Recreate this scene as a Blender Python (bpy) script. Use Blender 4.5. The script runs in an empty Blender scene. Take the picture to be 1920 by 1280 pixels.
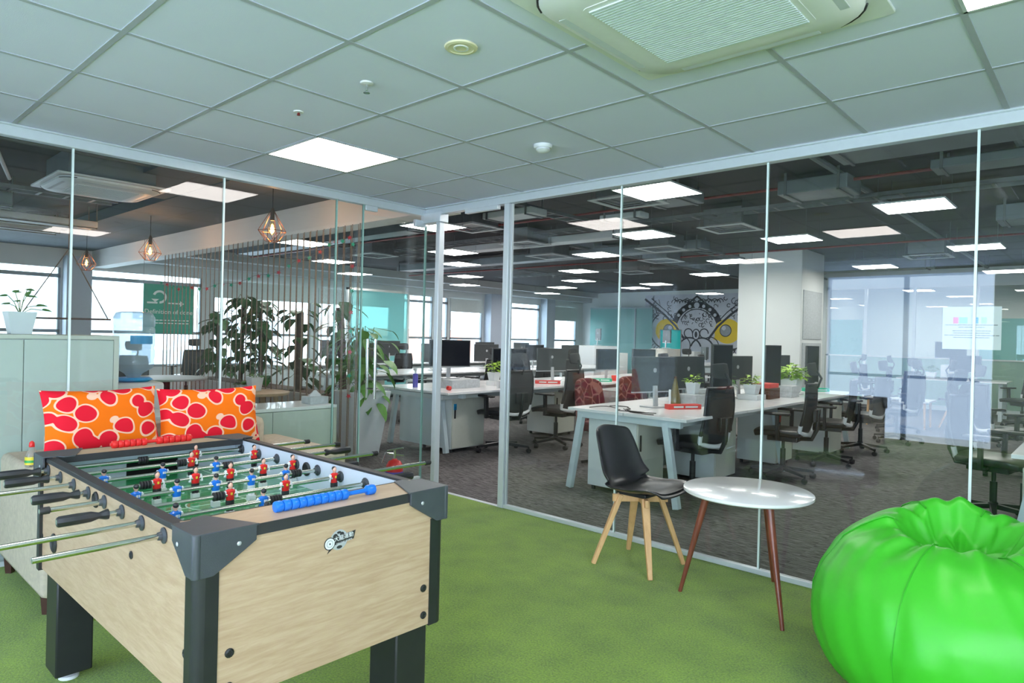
import bpy, math, random
from mathutils import Matrix, Vector
random.seed(7)
R = math.radians
SC = bpy.context.scene
COL = SC.collection

# ---------------------------------------------------------------- camera
def make_camera():
    y, p, r = 2.31, -0.004, -0.024
    F = Vector((math.cos(p)*math.cos(y), math.cos(p)*math.sin(y), math.sin(p)))
    rt = Vector((math.sin(y), -math.cos(y), 0)); dn = F.cross(rt)
    rt2 = math.cos(r)*rt + math.sin(r)*dn
    dn2 = -math.sin(r)*rt + math.cos(r)*dn
    cam = bpy.data.cameras.new('camera'); o = bpy.data.objects.new('camera', cam)
    COL.objects.link(o)
    M = Matrix((rt2, -dn2, -F)).transposed().to_4x4()
    M.translation = Vector((0, 0, 1.37))
    o.matrix_world = M
    cam.sensor_width = 36; cam.lens = 36*1251.05/1920
    cam.shift_x = (960-956.6)/1920; cam.shift_y = -(640-635.4)/1920
    cam.clip_start = 0.05; cam.clip_end = 200
    SC.camera = o
make_camera()

# ---------------------------------------------------------------- world, light, exposure
W = bpy.data.worlds.new('sky'); SC.world = W; W.use_nodes = True
wn = W.node_tree; wn.nodes.clear()
wo = wn.nodes.new('ShaderNodeOutputWorld'); bg = wn.nodes.new('ShaderNodeBackground')
bg.inputs[0].default_value = (0.80, 0.91, 1.0, 1); bg.inputs[1].default_value = 5.5
wn.links.new(bg.outputs[0], wo.inputs[0])
SC.view_settings.view_transform = 'Standard'; SC.view_settings.look = 'None'
SC.view_settings.gamma = 1; SC.view_settings.exposure = 0.2
SC.view_settings.use_curve_mapping = False
try:
    SC.cycles.max_bounces = 10; SC.cycles.transparent_max_bounces = 24
    SC.cycles.diffuse_bounces = 4; SC.cycles.glossy_bounces = 4
    SC.cycles.caustics_reflective = False; SC.cycles.caustics_refractive = False
    SC.cycles.sample_clamp_indirect = 4
except Exception: pass
PANEL = 24.0        # emission of the office light panels
ROOM_PANEL = 11.0   # emission of the games room panels
def daylight_fill_light(loc, rot, sx, sy, power, col=(.82, .92, 1)):
    L = bpy.data.lights.new('window_daylight', 'AREA'); L.shape = 'RECTANGLE'
    L.size = sx; L.size_y = sy; L.energy = power; L.color = col
    o = bpy.data.objects.new('window_daylight', L); COL.objects.link(o)
    o.location = loc; o.rotation_euler = rot
    return o
# daylight through the tall glazing behind the camera, plus an added fill lamp at the right wall
daylight_fill_light((-2.3, -3.12, 1.25), (R(90), 0, 0), 2.1, 2.3, 46, (.34, .54, 1.0))
daylight_fill_light((1.0, -3.12, 1.35), (R(90), 0, 0), 2.0, 1.9, 95, (.72, .80, 1.0))
daylight_fill_light((2.75, -1.1, 1.55), (0, R(90), 0), 1.5, 3.2, 90, (.72, .80, 1.0))  # added lamp at an invented side window, brightens and cools the ceiling

# ---------------------------------------------------------------- materials
MATS = {}
def new_mat(name):
    m = bpy.data.materials.new(name); m.use_nodes = True
    nt = m.node_tree; b = nt.nodes['Principled BSDF']
    MATS[name] = m
    return m, nt, b
def mat(name, col, rough=.5, metal=0, spec=.5, var=0, scale=20, bump=0, bscale=80, coat=0, emis=None, estr=0, sheen=0, trans=0):
    m, nt, b = new_mat(name)
    b.inputs['Base Color'].default_value = (*col, 1)
    b.inputs['Roughness'].default_value = rough; b.inputs['Metallic'].default_value = metal
    b.inputs['Specular IOR Level'].default_value = spec
    b.inputs['Coat Weight'].default_value = coat
    b.inputs['Sheen Weight'].default_value = sheen
    b.inputs['Transmission Weight'].default_value = trans
    if emis: b.inputs['Emission Color'].default_value = (*emis, 1); b.inputs['Emission Strength'].default_value = estr
    tc = None
    if var:
        tc = nt.nodes.new('ShaderNodeTexCoord'); n = nt.nodes.new('ShaderNodeTexNoise')
        n.inputs['Scale'].default_value = scale; n.inputs['Detail'].default_value = 4
        nt.links.new(tc.outputs['Object'], n.inputs['Vector'])
        cr = nt.nodes.new('ShaderNodeValToRGB')
        cr.color_ramp.elements[0].position = .3; cr.color_ramp.elements[1].position = .7
        cr.color_ramp.elements[0].color = (*[c*(1-var) for c in col], 1)
        cr.color_ramp.elements[1].color = (*[min(1, c*(1+var)) for c in col], 1)
        nt.links.new(n.outputs['Fac'], cr.inputs[0]); nt.links.new(cr.outputs[0], b.inputs['Base Color'])
    if bump:
        tc = tc or nt.nodes.new('ShaderNodeTexCoord'); n2 = nt.nodes.new('ShaderNodeTexNoise')
        n2.inputs['Scale'].default_value = bscale; n2.inputs['Detail'].default_value = 3
        nt.links.new(tc.outputs['Object'], n2.inputs['Vector'])
        bp = nt.nodes.new('ShaderNodeBump'); bp.inputs['Strength'].default_value = bump; bp.inputs['Distance'].default_value = .01
        nt.links.new(n2.outputs['Fac'], bp.inputs['Height']); nt.links.new(bp.outputs[0], b.inputs['Normal'])
    return m
def emat(name, col, strength):
    m = bpy.data.materials.new(name); m.use_nodes = True; nt = m.node_tree; nt.nodes.clear()
    o = nt.nodes.new('ShaderNodeOutputMaterial'); e = nt.nodes.new('ShaderNodeEmission')
    e.inputs[0].default_value = (*col, 1); e.inputs[1].default_value = strength
    nt.links.new(e.outputs[0], o.inputs[0]); MATS[name] = m
    return m
def glass(name, tint, f0, rough=0.0, haze=0, hazecol=(.6, .8, .8)):
    m = bpy.data.materials.new(name); m.use_nodes = True; nt = m.node_tree; nt.nodes.clear()
    N = nt.nodes.new; L = nt.links.new
    o = N('ShaderNodeOutputMaterial'); t = N('ShaderNodeBsdfTransparent'); g = N('ShaderNodeBsdfGlossy')
    t.inputs[0].default_value = (*tint, 1); g.inputs['Roughness'].default_value = rough
    lw = N('ShaderNodeLayerWeight'); lw.inputs[0].default_value = .5
    pw = N('ShaderNodeMath'); pw.operation = 'POWER'; pw.inputs[1].default_value = 5
    L(lw.outputs['Facing'], pw.inputs[0])
    ma = N('ShaderNodeMath'); ma.operation = 'MULTIPLY_ADD'; ma.inputs[1].default_value = .8*(1-f0); ma.inputs[2].default_value = f0
    L(pw.outputs[0], ma.inputs[0])
    mx = N('ShaderNodeMixShader'); L(ma.outputs[0], mx.inputs[0]); L(t.outputs[0], mx.inputs[1]); L(g.outputs[0], mx.inputs[2])
    out = mx
    if haze:
        d = N('ShaderNodeBsdfDiffuse'); d.inputs[0].default_value = (*hazecol, 1)
        tr = N('ShaderNodeBsdfTranslucent'); tr.inputs[0].default_value = (*hazecol, 1)
        ad = N('ShaderNodeMixShader'); ad.inputs[0].default_value = .5; L(d.outputs[0], ad.inputs[1]); L(tr.outputs[0], ad.inputs[2])
        m2 = N('ShaderNodeMixShader'); m2.inputs[0].default_value = haze
        L(mx.outputs[0], m2.inputs[1]); L(ad.outputs[0], m2.inputs[2]); out = m2
    L(out.outputs[0], o.inputs[0]); MATS[name] = m
    return m
def wood(name, c1, c2, scale=(1, 1, 1), rough=.45, coat=0, wscale=3, dist=4):
    m, nt, b = new_mat(name); N = nt.nodes.new; L = nt.links.new
    tc = N('ShaderNodeTexCoord'); mp = N('ShaderNodeMapping'); mp.inputs['Scale'].default_value = scale
    L(tc.outputs['Object'], mp.inputs[0])
    n = N('ShaderNodeTexNoise'); n.inputs['Scale'].default_value = wscale; n.inputs['Detail'].default_value = 8; n.inputs['Distortion'].default_value = .5
    n.inputs['Roughness'].default_value = .65
    L(mp.outputs[0], n.inputs['Vector'])
    cr = N('ShaderNodeValToRGB'); cr.color_ramp.elements[0].position = .35; cr.color_ramp.elements[1].position = .65
    cr.color_ramp.elements[0].color = (*c1, 1); cr.color_ramp.elements[1].color = (*c2, 1)
    L(n.outputs['Fac'], cr.inputs[0]); L(cr.outputs[0], b.inputs['Base Color'])
    b.inputs['Roughness'].default_value = rough; b.inputs['Coat Weight'].default_value = coat
    return m

def turf_mat():
    m, nt, b = new_mat('turf'); N = nt.nodes.new; L = nt.links.new
    tc = N('ShaderNodeTexCoord')
    n = N('ShaderNodeTexNoise'); n.inputs['Scale'].default_value = 110; n.inputs['Detail'].default_value = 6; n.inputs['Roughness'].default_value = .7
    n2 = N('ShaderNodeTexNoise'); n2.inputs['Scale'].default_value = 5; n2.inputs['Detail'].default_value = 5
    L(tc.outputs['Object'], n.inputs['Vector']); L(tc.outputs['Object'], n2.inputs['Vector'])
    mm = N('ShaderNodeMath'); mm.operation = 'MULTIPLY_ADD'; mm.inputs[1].default_value = .3
    L(n2.outputs['Fac'], mm.inputs[0]); L(n.outputs['Fac'], mm.inputs[2])
    cr = N('ShaderNodeValToRGB'); e = cr.color_ramp.elements
    e[0].position = .42; e[0].color = (.045, .105, .004, 1); e[1].position = .86; e[1].color = (.30, .50, .022, 1)
    L(mm.outputs[0], cr.inputs[0]); L(cr.outputs[0], b.inputs['Base Color'])
    b.inputs['Roughness'].default_value = .9; b.inputs['Specular IOR Level'].default_value = .15
    b.inputs['Sheen Weight'].default_value = .3
    bp = N('ShaderNodeBump'); bp.inputs['Strength'].default_value = .8; bp.inputs['Distance'].default_value = .008
    L(n.outputs['Fac'], bp.inputs['Height']); L(bp.outputs[0], b.inputs['Normal'])
turf_mat()
def carpet_mat():
    m, nt, b = new_mat('carpet'); N = nt.nodes.new; L = nt.links.new
    tc = N('ShaderNodeTexCoord'); sep = N('ShaderNodeSeparateXYZ'); L(tc.outputs['Object'], sep.inputs[0])
    def st(sx, sy):
        mp = N('ShaderNodeMapping'); mp.inputs['Scale'].default_value = (sx, sy, 1); L(tc.outputs['Object'], mp.inputs[0])
        n = N('ShaderNodeTexNoise'); n.inputs['Scale'].default_value = 1; n.inputs['Detail'].default_value = 4; n.inputs['Roughness'].default_value = .7
        L(mp.outputs[0], n.inputs['Vector']); return n
    a = st(7, 90); c = st(11, 60)
    mp = N('ShaderNodeMapping'); mp.inputs['Rotation'].default_value = (0, 0, R(48))
    ck = N('ShaderNodeTexChecker'); ck.inputs['Scale'].default_value = 2.0
    L(tc.outputs['Object'], ck.inputs['Vector'])
    mx = N('ShaderNodeMix'); mx.data_type = 'FLOAT'
    L(ck.outputs['Fac'], mx.inputs[0]); L(a.outputs['Fac'], mx.inputs[2]); L(c.outputs['Fac'], mx.inputs[3])
    cr = N('ShaderNodeValToRGB'); e = cr.color_ramp.elements
    e[0].position = .36; e[0].color = (.043, .041, .042, 1); e[1].position = .66; e[1].color = (.265, .255, .255, 1)
    L(mx.outputs[0], cr.inputs[0]); L(cr.outputs[0], b.inputs['Base Color'])
    b.inputs['Roughness'].default_value = .95; b.inputs['Specular IOR Level'].default_value = .1
carpet_mat()
def blob_mat():
    m, nt, b = new_mat('blob_print'); N = nt.nodes.new; L = nt.links.new
    tc = N('ShaderNodeTexCoord'); mp = N('ShaderNodeMapping'); mp.inputs['Scale'].default_value = (1, 1.0, 1.15)
    sp = N('ShaderNodeSeparateXYZ'); cb = N('ShaderNodeCombineXYZ')
    L(tc.outputs['Object'], mp.inputs[0]); L(mp.outputs[0], sp.inputs[0])
    L(sp.outputs['Y'], cb.inputs['X']); L(sp.outputs['Z'], cb.inputs['Y'])
    ns = N('ShaderNodeTexNoise'); ns.inputs['Scale'].default_value = 7; ns.inputs['Detail'].default_value = 0
    L(cb.outputs[0], ns.inputs['Vector'])
    va = N('ShaderNodeVectorMath'); va.operation = 'MULTIPLY_ADD'; va.inputs[1].default_value = (.05, .05, .05)
    L(ns.outputs['Color'], va.inputs[0]); L(cb.outputs[0], va.inputs[2])
    v = N('ShaderNodeTexVoronoi'); v.feature = 'SMOOTH_F1'; v.inputs['Scale'].default_value = 9.2; v.inputs['Smoothness'].default_value = .15; v.inputs['Randomness'].default_value = .85
    L(va.outputs[0], v.inputs['Vector'])
    cr = N('ShaderNodeValToRGB'); cr.color_ramp.interpolation = 'CONSTANT'; e = cr.color_ramp.elements
    e[0].position = 0; e[0].color = (.83, .012, .035, 1); e[1].position = .47; e[1].color = (1, .60, .42, 1)
    x = e.new(.55); x.color = (1.0, .19, .005, 1)
    L(v.outputs['Distance'], cr.inputs[0]); L(cr.outputs[0], b.inputs['Base Color'])
    b.inputs['Roughness'].default_value = .75; b.inputs['Specular IOR Level'].default_value = .2
blob_mat()
def redchair_mat():
    m, nt, b = new_mat('maroon_fabric'); N = nt.nodes.new; L = nt.links.new
    tc = N('ShaderNodeTexCoord'); v = N('ShaderNodeTexVoronoi'); v.feature = 'DISTANCE_TO_EDGE'; v.inputs['Scale'].default_value = 7
    L(tc.outputs['Object'], v.inputs['Vector'])
    cr = N('ShaderNodeValToRGB'); e = cr.color_ramp.elements
    e[0].position = .03; e[0].color = (.26, .12, .11, 1); e[1].position = .07; e[1].color = (.075, .012, .02, 1)
    L(v.outputs['Distance'], cr.inputs[0]); L(cr.outputs[0], b.inputs['Base Color']); b.inputs['Roughness'].default_value = .8
redchair_mat()

mat('white_paint', (.80, .82, .80), .6, var=.02, scale=3)
mat('wall_grey', (.70, .75, .75), .7, var=.03, scale=2)
mat('band_grey', (.56, .58, .58), .7, var=.03, scale=2)
mat('ceiling_tile', (.75, .78, .95), .85, var=.02, scale=1.5, bump=.1, bscale=300)
mat('grid_bar', (.44, .47, .52), .5, var=.02)
mat('alu', (.70, .76, .80), .35, metal=.35, var=.02)
mat('joint', (.80, .92, .90), .25, var=.01)
mat('joint_green', (.30, .50, .46), .25, var=.03)
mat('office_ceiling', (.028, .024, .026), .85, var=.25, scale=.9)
mat('slab', (.10, .12, .15), .8, var=.08, scale=1)
mat('duct', (.20, .23, .25), .45, metal=.3, var=.12, scale=4)
mat('pipe_red', (.20, .02, .02), .4, var=.1)
mat('cable_tray', (.18, .19, .20), .5, metal=.4, var=.1)
mat('diff_frame', (.60, .64, .66), .5, var=.03)
mat('ac_white', (.80, .81, .80), .45, var=.02)
mat('ac_grille', (.72, .80, .82), .5, var=.02)
mat('yellowed', (.78, .72, .48), .5, var=.03)
mat('black_plastic', (.018, .019, .021), .38, var=.1)
mat('cap_grey', (.055, .062, .072), .42, var=.08, bump=.1, bscale=400)
mat('chair_black', (.022, .023, .025), .33, var=.1)
mat('mesh_black', (.035, .037, .040), .7, var=.15, scale=60, bump=.4, bscale=300)
mat('mesh_blue', (.05, .075, .10), .7, var=.15, scale=60)
mat('chrome', (.75, .77, .76), .12, metal=1, var=.02)
mat('rod_steel', (.62, .64, .60), .16, metal=1, var=.02)
mat('handle_black', (.022, .023, .027), .35, var=.1)
mat('rubber', (.020, .020, .022), .55, var=.1)
wood('table_wood', (.43, .29, .18), (.53, .385, .255), (5, 3, 30), .42, wscale=2.2)
wood('beech', (.62, .35, .15), (.76, .47, .22), (6, 6, 1), .5)
wood('walnut', (.14, .035, .02), (.24, .065, .035), (8, 8, 1.2), .38, coat=.2)
wood('pale_wood', (.55, .40, .24), (.68, .52, .34), (2, 2, 9), .5)
mat('inner_white', (.66, .70, .80), .4, var=.02)
mat('black_edge', (.030, .030, .033), .5, var=.05)
mat('goal_dark', (.006, .006, .006), .9, var=.1)
mat('pitch', (.03, .30, .10), .25, var=.08, scale=9, coat=.6)
mat('pitch_line', (.55, .75, .65), .4, var=.02)
mat('blue_plastic', (.01, .17, .68), .3, coat=.3, var=.03)
mat('red_plastic', (.72, .02, .02), .35, var=.03)
mat('skin', (.78, .45, .33), .5, var=.02)
mat('white_plastic', (.75, .77, .78), .4, var=.02)
mat('tabletop_white', (.86, .87, .87), .22, coat=.25, var=.01)
mat('laminate', (.72, .75, .73), .3, var=.015)
mat('laminate_edge', (.55, .60, .60), .4, var=.02)
mat('panel_mint', (.56, .62, .57), .45, var=.02)
mat('panel_cream', (.62, .63, .55), .5, var=.02)
mat('leg_white', (.60, .70, .73), .35, var=.02)
mat('screen', (.012, .014, .020), .15, var=.05)
mat('screen_back', (.045, .052, .056), .45, var=.08)
mat('silver', (.50, .52, .54), .4, metal=.3, var=.02)
mat('bean_green', (.045, .47, .020), .42, var=.04, scale=4, bump=.35, bscale=6)
mat('bean_seam', (.03, .36, .015), .5, var=.03)
mat('sofa_fabric', (.55, .48, .37), .95, var=.09, scale=40, bump=.3, bscale=300)
mat('dark_wood', (.06, .025, .018), .4, var=.2)
mat('leaf', (.10, .27, .04), .5, var=.35, scale=8)
mat('leaf_dark', (.035, .12, .03), .45, var=.4, scale=7)
mat('leaf_lime', (.36, .58, .06), .5, var=.25, scale=14)
mat('stem', (.14, .20, .06), .7, var=.2)
mat('moss_pole', (.10, .065, .05), .95, var=.3, scale=40)
mat('pot_white', (.74, .77, .79), .4, var=.02)
mat('terracotta', (.42, .17, .10), .7, var=.1)
mat('planter_box', (.52, .50, .46), .6, var=.05, scale=5)
mat('rope', (.32, .24, .18), .9, var=.2, scale=50)
mat('star_red', (.6, .02, .03), .4, var=.1)
mat('star_green', (.01, .40, .22), .4, var=.1)
mat('poster_green', (.0, .33, .22), .5, var=.03)
mat('poster_ink', (.72, .86, .84), .5, var=.02)
mat('paper', (.62, .62, .63), .7, var=.02)
mat('ink', (.12, .12, .13), .7, var=.02)
mat('pink', (.75, .10, .28), .6, var=.02); mat('sky', (.25, .60, .72), .6, var=.02)
mat('azure', (.0, .32, .75), .6, var=.02); mat('lime', (.36, .66, .30), .6, var=.02)
mat('label_yellow', (.75, .60, .04), .4, var=.04); mat('label_green', (.03, .35, .08), .4, var=.04)
mat('label_blue', (.02, .30, .62), .4, var=.04)
mat('tray_red', (.70, .05, .04), .45, var=.05); mat('tray_green', (.0, .42, .26), .45, var=.05)
mat('cardboard', (.52, .50, .44), .8, var=.08, scale=8)
mat('paper_grey', (.50, .53, .54), .8, var=.12, scale=30)
mat('teal_cloth', (.0, .48, .46), .8, var=.05); mat('beige_cloth', (.52, .45, .36), .85, var=.08, scale=9)
mat('purple', (.10, .08, .45), .4, var=.05)
mat('amber_bottle', (.16, .13, .04), .25, var=.4, scale=30, coat=.5)
mat('bronze', (.14, .06, .035), .4, metal=.8, var=.1)
mat('mural_white', (.60, .62, .70), .7, var=.06, scale=5); mat('mural_black', (.03, .03, .05), .7, var=.1)
mat('mural_yellow', (.85, .60, .01), .6, var=.06, scale=4); mat('mural_grey', (.30, .33, .36), .7, var=.1)
mat('window_frame', (.30, .36, .40), .5, var=.03)
mat('pillar_blue', (.52, .60, .70), .6, var=.02)
mat('blind', (.66, .74, .72), .8, var=.03)
mat('building_pale', (.75, .78, .82), .8, var=.05, scale=.5); mat('building_dark', (.35, .40, .45), .8, var=.05)
mat('building_red', (.75, .35, .25), .8, var=.05)
mat('shelf_brown', (.22, .13, .10), .6, var=.1); mat('rope_orange', (.62, .30, .18), .8, var=.1)
mat('glow_bulb_base', (.10, .07, .05), .5, var=.1)
emat('panel_light', (1, .96, .93), PANEL)
emat('room_panel_light', (1, .92, .88), ROOM_PANEL)
emat('filament', (1, .50, .10), 30)
glass('clear_glass', (.955, .985, .975), .045)
glass('window_glass', (.95, .98, 1.0), .04)
glass('bulb_glass', (1, .90, .72), .05)
glass('teal_film', (.55, .85, .82), .05, rough=.15, haze=.55, hazecol=(.42, .72, .70))
glass('frosted_mint', (.75, .85, .80), .05, rough=.3, haze=.6, hazecol=(.55, .72, .62))
glass('bottle_plastic', (.90, .95, .99), .08, rough=.05, haze=.34, hazecol=(.62, .76, .86))
glass('clear_plastic', (.88, .88, .86), .08, rough=.05, haze=.25, hazecol=(.8, .75, .7))

# ---------------------------------------------------------------- mesh helpers
def chain(o):
    M = Matrix.Identity(4)
    while o is not None:
        M = Matrix.LocRotScale(o.location, o.rotation_euler, o.scale) @ M
        o = o.parent
    return M
class MB:
    def __init__(s): s.v = []; s.f = []; s.mi = []; s.m = 0
    def add(s, vs, fs):
        n = len(s.v); s.v += [tuple(v) for v in vs]
        for f in fs: s.f.append(tuple(i+n for i in f)); s.mi.append(s.m)
    def box(s, a, b, M=None):
        x0, y0, z0 = a; x1, y1, z1 = b
        vs = [(x0,y0,z0),(x1,y0,z0),(x1,y1,z0),(x0,y1,z0),(x0,y0,z1),(x1,y0,z1),(x1,y1,z1),(x0,y1,z1)]
        if M is not None: vs = [M @ Vector(v) for v in vs]
        s.add(vs, [(0,3,2,1),(4,5,6,7),(0,1,5,4),(1,2,6,5),(2,3,7,6),(3,0,4,7)]); return s
    def cbox(s, c, d, rot=None):
        M = Matrix.Translation(c) @ (rot.to_4x4() if rot is not None else Matrix.Identity(4))
        return s.box((-d[0]/2,-d[1]/2,-d[2]/2), (d[0]/2,d[1]/2,d[2]/2), M)
    def rings(s, rs, cap=True, close=False):
        n = len(rs[0]); vs = [p for r in rs for p in r]; fs = []
        for i in range(len(rs)-1):
            for j in range(n):
                k = (j+1) % n; fs.append((i*n+j, i*n+k, (i+1)*n+k, (i+1)*n+j))
        if cap: fs.append(tuple(range(n))[::-1]); fs.append(tuple((len(rs)-1)*n+j for j in range(n)))
        s.add(vs, fs); return s
    def tube(s, pts, r, n=8, cap=True, flat=1.0):
        pts = [Vector(p) for p in pts]; rs = []; up = None
        for i, p in enumerate(pts):
            a = pts[max(i-1, 0)]; b = pts[min(i+1, len(pts)-1)]; t = (b-a).normalized()
            if up is None:
                up = Vector((0,0,1)) if abs(t.z) < .9 else Vector((1,0,0))
            x = t.cross(up).normalized(); y = x.cross(t).normalized(); up = y
            rr = r[i] if isinstance(r, (list, tuple)) else r
            rs.append([p + (x*math.cos(q)*rr + y*math.sin(q)*rr*flat) for q in [2*math.pi*j/n for j in range(n)]])
        return s.rings(rs, cap)
    def bar(s, a, b, w, h, up=(0,0,1)):
        a = Vector(a); b = Vector(b); t = (b-a).normalized(); up = Vector(up)
        x = t.cross(up).normalized(); y = x.cross(t).normalized()
        w2 = w if isinstance(w, (list, tuple)) else (w, w); h2 = h if isinstance(h, (list, tuple)) else (h, h)
        rs = [[p + x*sx*ww/2 + y*sy*hh/2 for sx, sy in ((-1,-1),(1,-1),(1,1),(-1,1))] for p, ww, hh in ((a, w2[0], h2[0]), (b, w2[1], h2[1]))]
        return s.rings(rs)
    def lathe(s, prof, c=(0,0,0), n=24, cap=True, sx=1, sy=1, M=None):
        rs = []
        for r, z in prof:
            ring = [Vector((r*sx*math.cos(2*math.pi*j/n), r*sy*math.sin(2*math.pi*j/n), z)) for j in range(n)]
            if M is not None: ring = [M @ v for v in ring]
            rs.append([v+Vector(c) for v in ring])
        return s.rings(rs, cap)
    def ball(s, c, r, n=10, M=None):
        rr = r if isinstance(r, (list, tuple)) else (r, r, r); prof = []
        rs = []
        for i in range(1, n):
            a = math.pi*i/n
            ring = [Vector((rr[0]*math.sin(a)*math.cos(2*math.pi*j/(n+2)), rr[1]*math.sin(a)*math.sin(2*math.pi*j/(n+2)), -rr[2]*math.cos(a))) for j in range(n+2)]
            if M is not None: ring = [M @ v for v in ring]
            rs.append([v+Vector(c) for v in ring])
        return s.rings(rs)
    def prism(s, poly, z0, z1, M=None):
        n = len(poly); vs = [Vector((x,y,z0)) for x,y in poly]+[Vector((x,y,z1)) for x,y in poly]
        if M is not None: vs = [M @ v for v in vs]
        s.add(vs, [tuple(range(n))[::-1], tuple(range(n,2*n))]+[(i,(i+1)%n,n+(i+1)%n,n+i) for i in range(n)]); return s
    def grid(s, fn, nu, nv, th=0):
        P = [[Vector(fn(i/nu, j/nv)) for j in range(nv+1)] for i in range(nu+1)]
        vs = [p for row in P for p in row]; w = nv+1
        fs = [(i*w+j, (i+1)*w+j, (i+1)*w+j+1, i*w+j+1) for i in range(nu) for j in range(nv)]
        s.add(vs, fs); return s
    def leaf(s, base, d, up, L, Wd, bend=.25):
        d = Vector(d).normalized(); up = Vector(up); x = d.cross(up)
        if x.length < 1e-3: x = Vector((1,0,0))
        x.normalize(); nrm = x.cross(d).normalized(); base = Vector(base)
        pts = []
        prof = [(0,.0),(.12,.75),(.35,1),(.65,.75),(.88,.3),(1,0)]
        mid = [base + d*L*t - nrm*bend*L*t*t for t, w in prof]
        vs = list(mid)
        for sgn in (-1, 1):
            for (t, w), m in zip(prof[1:-1], mid[1:-1]): vs.append(m + x*sgn*w*Wd/2 + nrm*.08*Wd)
        k = 4; fs = []
        a = [6, 7, 8, 9]; b = [10, 11, 12, 13]
        for side, rev in ((a, False), (b, True)):
            q = [(0, 1, side[0]), (1, 2, side[1], side[0]), (2, 3, side[2], side[1]), (3, 4, side[3], side[2]), (4, 5, side[3])]
            fs += [tuple(reversed(f)) if rev else f for f in q]
        s.add(vs, fs); return s
    def done(s, name, m, parent=None, smooth=True, bevel=0, angle=35, solid=0, subsurf=0, world=True):
        me = bpy.data.meshes.new(name)
        vs = s.v
        if parent is not None and world:
            I = chain(parent).inverted(); vs = [tuple(I @ Vector(v)) for v in vs]
        me.from_pydata(vs, [], s.f); me.update()
        for mm in (m if isinstance(m, (list, tuple)) else [m]): me.materials.append(MATS[mm])
        if isinstance(m, (list, tuple)): me.polygons.foreach_set('material_index', s.mi)
        if smooth:
            me.polygons.foreach_set('use_smooth', [True]*len(me.polygons)); me.set_sharp_from_angle(angle=R(angle))
        o = bpy.data.objects.new(name, me); COL.objects.link(o); o.parent = parent
        if solid:
            q = o.modifiers.new('solid', 'SOLIDIFY'); q.thickness = solid; q.offset = 0
        if subsurf:
            q = o.modifiers.new('sub', 'SUBSURF'); q.levels = subsurf; q.render_levels = subsurf
        if bevel:
            q = o.modifiers.new('bevel', 'BEVEL'); q.width = bevel; q.segments = 2; q.limit_method = 'ANGLE'
        return o
def tag(o, label=None, cat=None, group=None, kind=None):
    if label: o['label'] = label
    if cat: o['category'] = cat
    if group: o['group'] = group
    if kind: o['kind'] = kind
    return o
def thing(name, loc, label, cat, group=None, rz=0):
    o = bpy.data.objects.new(name, None); COL.objects.link(o); o.empty_display_size = .1
    o.location = loc; o.rotation_euler = (0, 0, rz); return tag(o, label, cat, group)
KIDS = {}
def children(o): return [c for c in bpy.data.objects if c.parent == o]
def copy_tree(o, parent=None):
    c = o.copy(); COL.objects.link(c); c.parent = parent
    for ch in children(o): copy_tree(ch, c)
    return c
def place(proto, used, loc, rz, label, group=None):
    o = proto if not used[0] else copy_tree(proto)
    used[0] = True
    o.location = loc; o.rotation_euler = (0, 0, rz); o['label'] = label
    if group: o['group'] = group
    return o
def struct(name, mb, m, parent=None, **k):
    o = mb.done(name, m, parent, **k)
    if parent is None: o['kind'] = 'structure'
    return o
def txt(body, size, M, m, parent, name='lettering', ext=.0006, align='CENTER'):
    cu = bpy.data.curves.new('t', 'FONT'); cu.body = body; cu.size = size; cu.extrude = ext
    cu.align_x = align; cu.align_y = 'CENTER'; cu.resolution_u = 3
    to = bpy.data.objects.new('t', cu); COL.objects.link(to)
    bpy.context.view_layer.update()
    dg = bpy.context.evaluated_depsgraph_get()
    me = bpy.data.meshes.new_from_object(to.evaluated_get(dg))
    bpy.data.objects.remove(to)
    I = chain(parent).inverted() if parent else Matrix.Identity(4)
    me.transform(I @ M); me.materials.clear(); me.materials.append(MATS[m])
    o = bpy.data.objects.new(name, me); COL.objects.link(o); o.parent = parent
    return o
def frame_M(o, x, y):
    x = Vector(x).normalized(); y = Vector(y).normalized(); z = x.cross(y)
    M = Matrix((x, y, z)).transposed().to_4x4(); M.translation = Vector(o); return M

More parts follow.
